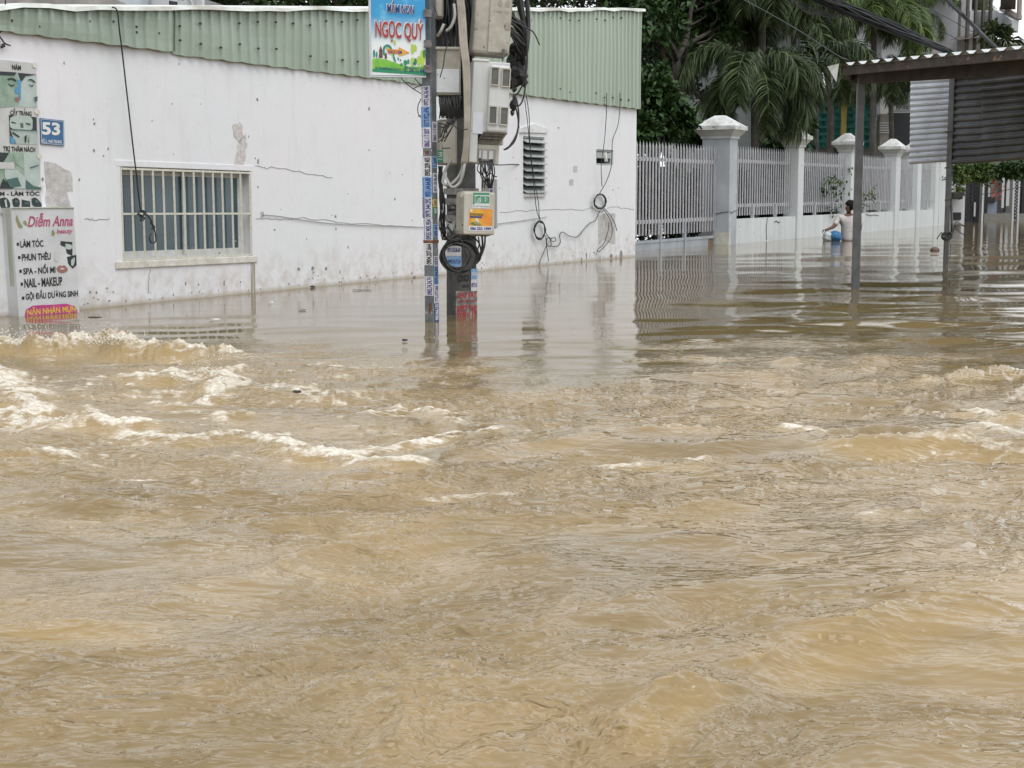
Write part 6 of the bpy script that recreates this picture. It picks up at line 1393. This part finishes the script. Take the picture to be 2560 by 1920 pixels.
# overhead cables
rr = random.Random(9); Ls = []
for i in range(44):
    o = rr.uniform(-24, 24); Ls.append([rr.choice((.006, .008, .011)), (1930 + o * 2 + rr.uniform(-30, 0), -60 + rr.uniform(-10, 10), 19), (2050 + o, -5 + rr.uniform(-8, 10), 19.3), (2130 + o * .9, 28 + rr.uniform(-10, 12), 19.6), (2230 + o * .6, 68 + rr.uniform(-12, 14), 20), (2320 + o * .3, 106 + rr.uniform(-6, 8), 20.4), (2385 + o * .3, 133 + rr.uniform(-4, 6), 20.8)])
for i in range(8):
    Ls.append([.005, (1960, -30 + i * 3, 19), (2010, 14 + rr.uniform(-6, 16), 19.2), (2060, 40 + rr.uniform(-12, 10), 19.4), (2090, 44 + rr.uniform(-10, 4), 19.5), (2130, 26, 19.6)])
pl('overhead_cables', 'sagging bundle of black overhead cables running down to the shed roof', Ls, .008, group='overhead cables', n=5, seg=4)
pl('overhead_cables', 'thick twisted cable crossing the balcony building down to the shed roof', [[.020, (2340, -30, 19), (2380, 14, 19.3), (2420, 52, 19.6), (2460, 92, 20), (2492, 122, 20.3)], [.016, (2348, -30, 19.05), (2384, 12, 19.4), (2426, 54, 19.55), (2462, 90, 20.1), (2496, 121, 20.3)]], .02, group='overhead cables')
pl('overhead_cables', 'thin single wire slanting from the palm crown to the shed corner', [[.006, (1780, -40, 22), (1880, 10, 21), (1990, 72, 20), (2090, 136, 19), (2120, 150, 18.6)]], .006, group='overhead cables')
pl('overhead_cables', 'thin wires crossing the palm crowns at top right', [[.005, (2180, -30, 21), (2260, 30, 21), (2360, 80, 21), (2418, 112, 21)], [.005, (2260, -20, 21), (2330, 24, 21), (2400, 62, 21), (2450, 90, 21)]], .005, group='overhead cables')
# ------------------------------------------------------------------ person wading, bag, floating things
YPn = onwater(2112, 601.5).y; KP = YPn / F
def pp_(px, py, d=0.0): p = at(px, py, YPn + d); return p
M_SKIN = mat('skin_brown', (.13, .06, .036), .6, (.095, .043, .026), 10); M_HAIRB = mat('hair_black', (.008, .007, .007), .8, (.014, .012, .011), 40, spec=.15)
M_SHIRT = mat('tshirt_pale', (.56, .53, .52), .85, (.44, .41, .41), 5, bmp=.02)
man = thing('person', 'person with black hair and pale T-shirt wading waist deep with a blue bag', 'person', (pp_(2118, 601).x, YPn, 0))
def skin(name, verts, edges, radii, mt, root=0, sub=2, parent=man):
    o0 = WL[parent]; me = bpy.data.meshes.new(name); me.from_pydata([tuple(Vector(v) - o0) for v in verts], edges, []); o = bpy.data.objects.new(name, me); COL.objects.link(o); o.parent = parent; WL[o] = o0
    md = o.modifiers.new('skin', 'SKIN'); md.use_smooth_shade = True
    for i, r_ in enumerate(radii): me.skin_vertices[0].data[i].radius = r_ if isinstance(r_, tuple) else (r_, r_)
    me.skin_vertices[0].data[root].use_root = True
    s_ = o.modifiers.new('sub', 'SUBSURF'); s_.levels = sub; s_.render_levels = sub; me.materials.append(mt)
    bpy.context.view_layer.update(); dg = bpy.context.evaluated_depsgraph_get(); m2 = bpy.data.meshes.new_from_object(o.evaluated_get(dg)); o.modifiers.clear(); o.data = m2
    if not m2.materials: m2.materials.append(mt)
    return o
V = []; E = []; Rr = []
def ad(p, r_, par=None): 
    V.append(p); Rr.append(r_); 
    if par is not None: E.append((par, len(V) - 1))
    return len(V) - 1
pel = ad(pp_(2118, 612), (.15, .11)); w1 = ad(pp_(2117, 590), (.14, .10), pel); ch = ad(pp_(2119, 562), (.16, .11), w1); up = ad(pp_(2121, 545), (.15, .09), ch)
nk = ad(pp_(2122, 535), .055, up); nk2 = ad(pp_(2122, 528, -.01), .052, nk); hd = ad(pp_(2123, 519.5), (.082, .088), nk2); hd2 = ad(pp_(2124, 510), (.078, .084), hd)
jaw = ad(pp_(2117, 522.5), .048, hd); nose = ad(pp_(2112.5, 517.5, -.01), .014, jaw)
ls = ad(pp_(2096, 542), .065, up); le = ad(pp_(2086, 566, -.12), .043, ls); lwr = ad(pp_(2068, 574, -.22), .030, le); lh_ = ad(pp_(2062, 575, -.24), (.034, .02), lwr)
rs2 = ad(pp_(2148, 542), .065, up); re = ad(pp_(2151, 566, .02), .042, rs2); rw = ad(pp_(2148, 590, -.15), .030, re); rh = ad(pp_(2146, 598, -.18), (.034, .02), rw)
l1 = ad(pp_(2108, 640), .09, pel); l2 = ad(pp_(2106, 690), .06, l1); l3 = ad(pp_(2106, 705), .04, l2); r1 = ad(pp_(2128, 640), .09, pel); r2_ = ad(pp_(2130, 690), .06, r1); r3 = ad(pp_(2130, 705), .04, r2_)
skin('body', V, E, Rr, M_SKIN)
for i in range(5):      # fingers of the left hand closed over the bag's edge
    if i < 4: a = pp_(2060.5 - .2 * i, 574.2 + i * .9, -.26 + .018 * i); P = [a, a + Vector((-.022, -.004, -.012)), a + Vector((-.034, .0, -.036 + .003 * abs(i - 1.5))), a + Vector((-.028, .008, -.058 + .005 * abs(i - 1.5)))]
    else: a = pp_(2064, 577, -.26); P = [a, a + Vector((-.006, -.022, -.018)), a + Vector((-.02, -.03, -.034))]
    skin('finger' if i < 4 else 'thumb', P, [(k, k + 1) for k in range(len(P) - 1)], [.0095, .009, .008, .007][:len(P)], M_SKIN, sub=1)
V = []; E = []; Rr = []
a0 = ad(pp_(2119, 608), (.215, .15)); a1 = ad(pp_(2117, 590), (.205, .145), a0); a2 = ad(pp_(2120, 565), (.225, .145), a1); a3 = ad(pp_(2122, 547), (.21, .125), a2); a4 = ad(pp_(2122, 538.5), .080, a3)
s1 = ad(pp_(2095, 543), .088, a3); s2_ = ad(pp_(2090, 557, -.07), .072, s1); s3 = ad(pp_(2086.5, 564, -.11), .070, s2_); t1 = ad(pp_(2149, 543), .088, a3); t2 = ad(pp_(2150, 557), .070, t1); t3 = ad(pp_(2151, 565, .02), .068, t2)
skin('tshirt', V, E, Rr, M_SHIRT, sub=2)
def blobm(name, mt, c, r_, parent, jag=.0, seed=0, cut=None, n=14, m_=20, label=None, fn=None, **kw):
    rr = random.Random(seed); vs = []; c = Vector(c)
    for i in range(n + 1):
        for j in range(m_):
            t = math.pi * i / n; u = 2 * math.pi * j / m_; q = 1 + rr.uniform(-jag, jag); p = Vector((r_[0] * q * math.sin(t) * math.cos(u), r_[1] * q * math.sin(t) * math.sin(u), r_[2] * q * math.cos(t)))
            if fn: p = fn(p)
            vs.append(c + p)
    mb = MB(); mb.add(vs, [(i * m_ + j, i * m_ + (j + 1) % m_, (i + 1) * m_ + (j + 1) % m_, (i + 1) * m_ + j) for i in range(n) for j in range(m_)], world=True); return mb.build(name, mt, parent, smooth=True, label=label, **kw)
# hair: cap covering the crown and back of the head; the face looks left
hc = pp_(2126, 514.5, .0)
def hairf(p):
    if p.x < -.03 and p.z < .02: p = Vector((-.03 + (p.x + .03) * .1, p.y * .8, max(p.z, -.02)))
    if p.z < -.085: p.z = -.085 + (p.z + .085) * .2
    return p
blobm('hair', M_HAIRB, hc, (.122, .112, .132), man, .03, 3, fn=hairf)
blobm('ear', M_SKIN, pp_(2118.5, 519.5, -.085), (.014, .014, .028), man, 0, 1, n=8, m_=10)
blobm('eye', M_HAIRB, pp_(2114.2, 515, -.05), (.006, .012, .008), man, 0, 1, n=6, m_=8)
# the bag
M_BAGB = mat('bag_blue', (.02, .12, .34), .3, (.05, .24, .46), 18, bmp=.02); M_BAGC = mat('bag_clear', (.42, .48, .50), .25, (.55, .60, .62), 14, bmp=.015)
bag = thing('carrier_bag', 'blue and clear plastic bag floating under the hand of the wading person', 'bag', (pp_(2082, 600).x, YPn - .25, 0))
blobm('bag_body', M_BAGB, pp_(2087, 592, -.22), (.150, .15, .120), bag, .16, 6)
blobm('bag_side', M_BAGC, pp_(2068, 593, -.25), (.10, .12, .125), bag, .17, 7)
# floating bits
mb_o = blobm('floating_ball', mat('ball_brown', (.13, .08, .06), .6, (.08, .05, .04), 9), (onwater(2337, 627).x, onwater(2337, 627).y, .01), (.085, .085, .065), None, .03, 8, label='brown round thing floating left of the rear shed post', cat='ball')
rr = random.Random(77)
def flot(name, label, px, py, L_, W_, mt_, ang=0, cat='debris', h=.008):
    L_ *= .6; W_ *= .6; h *= .6; p = onwater(px, py); f = Fr((p.x, p.y, .006), ang); n = 9; mb = MB(f); vs = []
    for k in range(2):
        for i in range(n): a = 2 * math.pi * i / n; q = rr.uniform(.7, 1.1); vs.append((L_ * q * math.cos(a), W_ * q * math.sin(a), k * h * rr.uniform(.6, 1.3)))
    mb.add(vs, [tuple(range(n))[::-1], tuple(range(n, 2 * n))] + [(i, (i + 1) % n, n + (i + 1) % n, n + i) for i in range(n)]); return mb.build(name, mt_, None, label=label, cat=cat, group='bits floating on the flood')
M_DEB = mat('wet_wood', (.03, .02, .015), .6); M_LEAFY = mat('dead_leaf', (.42, .33, .18), .7)
flot('floating_leaf', 'pale dead leaf floating between the two shed posts', 2345, 742, .055, .06, M_LEAFY, .3, 'leaf', .03)
flot('driftwood', 'small dark chip floating left of the post foot', 1012, 854, .035, .05, M_DEB, .4, h=.02)
flot('driftwood', 'dark twig floating by the wall under the middle of it', 905, 727, .20, .03, M_DEB, 0)
flot('driftwood', 'dark twig floating right of the beauty sign', 238, 795, .10, .05, M_DEB, .2)
flot('driftwood', 'dark lump touching the wall foot', 782, 720, .05, .05, M_DEB, 0, h=.03)
flot('driftwood', 'dark bit floating left of the sign post', 756, 777, .06, .04, M_DEB, .3)
flot('driftwood', 'dark stick adrift in the rapids', 742, 985, .05, .02, M_DEB, .5, h=.02)
flot('foam_scrap', 'white scrap of foam plastic floating in front of the barred window', 537, 800, .09, .05, M_WHITE, .1)
flot('foam_scrap', 'tiny white scrap near the mould streak', 677, 759, .04, .03, M_WHITE, .1, h=.03)
flot('foam_scrap', 'pale plastic scrap adrift near the wading person', 2230, 621, .16, .10, M_LGREY, .1)
flot('foam_scrap', 'white flat scrap floating right of the rear shed post', 2383, 640, .14, .08, M_WHITE, 0)
# climbing plant sprays poking through the pickets
g = np.random.default_rng(120)
for i, (px_, py_, n, sx, sz, mt_) in enumerate(((2075, 470, 70, .22, .12, 'leaf_mid'), (2092, 455, 40, .15, .06, 'palm_light'), (2086, 521, 26, .06, .08, 'leaf_mid'), (2180, 487, 30, .05, .10, 'palm_light'), (2155, 505, 24, .03, .2, 'palm_light'), (2133, 425, 10, .06, .03, 'palm_light'), (2359, 444, 10, .07, .03, 'leaf_mid'))):
    c_ = WP(px_, py_, RF - .06); p = np.array(c_) + g.normal(size=(n, 3)) * np.array([sx, .05, sz]); d = unit(g.normal(size=(n, 3)) + np.array([0, -.3, -.4])); V, Fq = leaves(p, d, g.uniform(.08, .15, n), .22, g)
    npmesh('climbing_plant', V, Fq, LM[mt_], loc=c_, tint=np.repeat(g.random(n), 5), cat='plant', group='leafy sprays on the fence',
           label=['largest leafy spray poking through the pickets above the wading person', 'paler leafy spray at the upper right of the largest one', 'small leaf tuft just left of the head of the wading person', 'yellow green leaf tuft right of the front shed post', 'thin trailing spray right beside the front shed post', 'single yellow green leaves at the left edge of the front shed post', 'little twig with leaves on the left of the rear shed post'][i])

# droplets thrown up along the breaking crest at left
rr = random.Random(31); mb = MB()
for i in range(420):
    px_ = rr.choice((rr.uniform(0, 330), rr.gauss(260, 30), rr.gauss(60, 40), rr.uniform(180, 560))); t_ = rr.random() ** 2.2
    q = onwater(px_, rr.uniform(868, 880) if px_ < 420 else rr.uniform(950, 985)); q = q + Vector((0, 0, .05 + .13 * t_)); r_ = rr.uniform(.0035, .009) * (1 - .4 * t_)
    v6 = [q + Vector(v) * r_ for v in ((1, 0, 0), (0, 1, 0), (-1, 0, 0), (0, -1, 0), (0, 0, 1.2), (0, 0, -1.2))]
    mb.add(v6, [(0, 1, 4), (1, 2, 4), (2, 3, 4), (3, 0, 4), (1, 0, 5), (2, 1, 5), (3, 2, 5), (0, 3, 5)], world=True)
Ysp = onwater(360, 872).y
mb.tube([at(p[0], p[1], Ysp) for p in ((352, 880), (360, 868), (369, 860), (378, 855), (385, 849), (388, 845))], [.035, .026, .016, .012, .013, .006], 7, world=True)
mb.tube([at(p[0], p[1], Ysp) for p in ((340, 880), (350, 872), (362, 862), (370, 866), (378, 874))], [.02, .016, .012, .014, .02], 6, world=True)
mb.build('spray', mat('white_spray', (.74, .70, .60), .3), None, smooth=True, label='white spray and droplets thrown up by the breaking crest at left', kind='stuff')
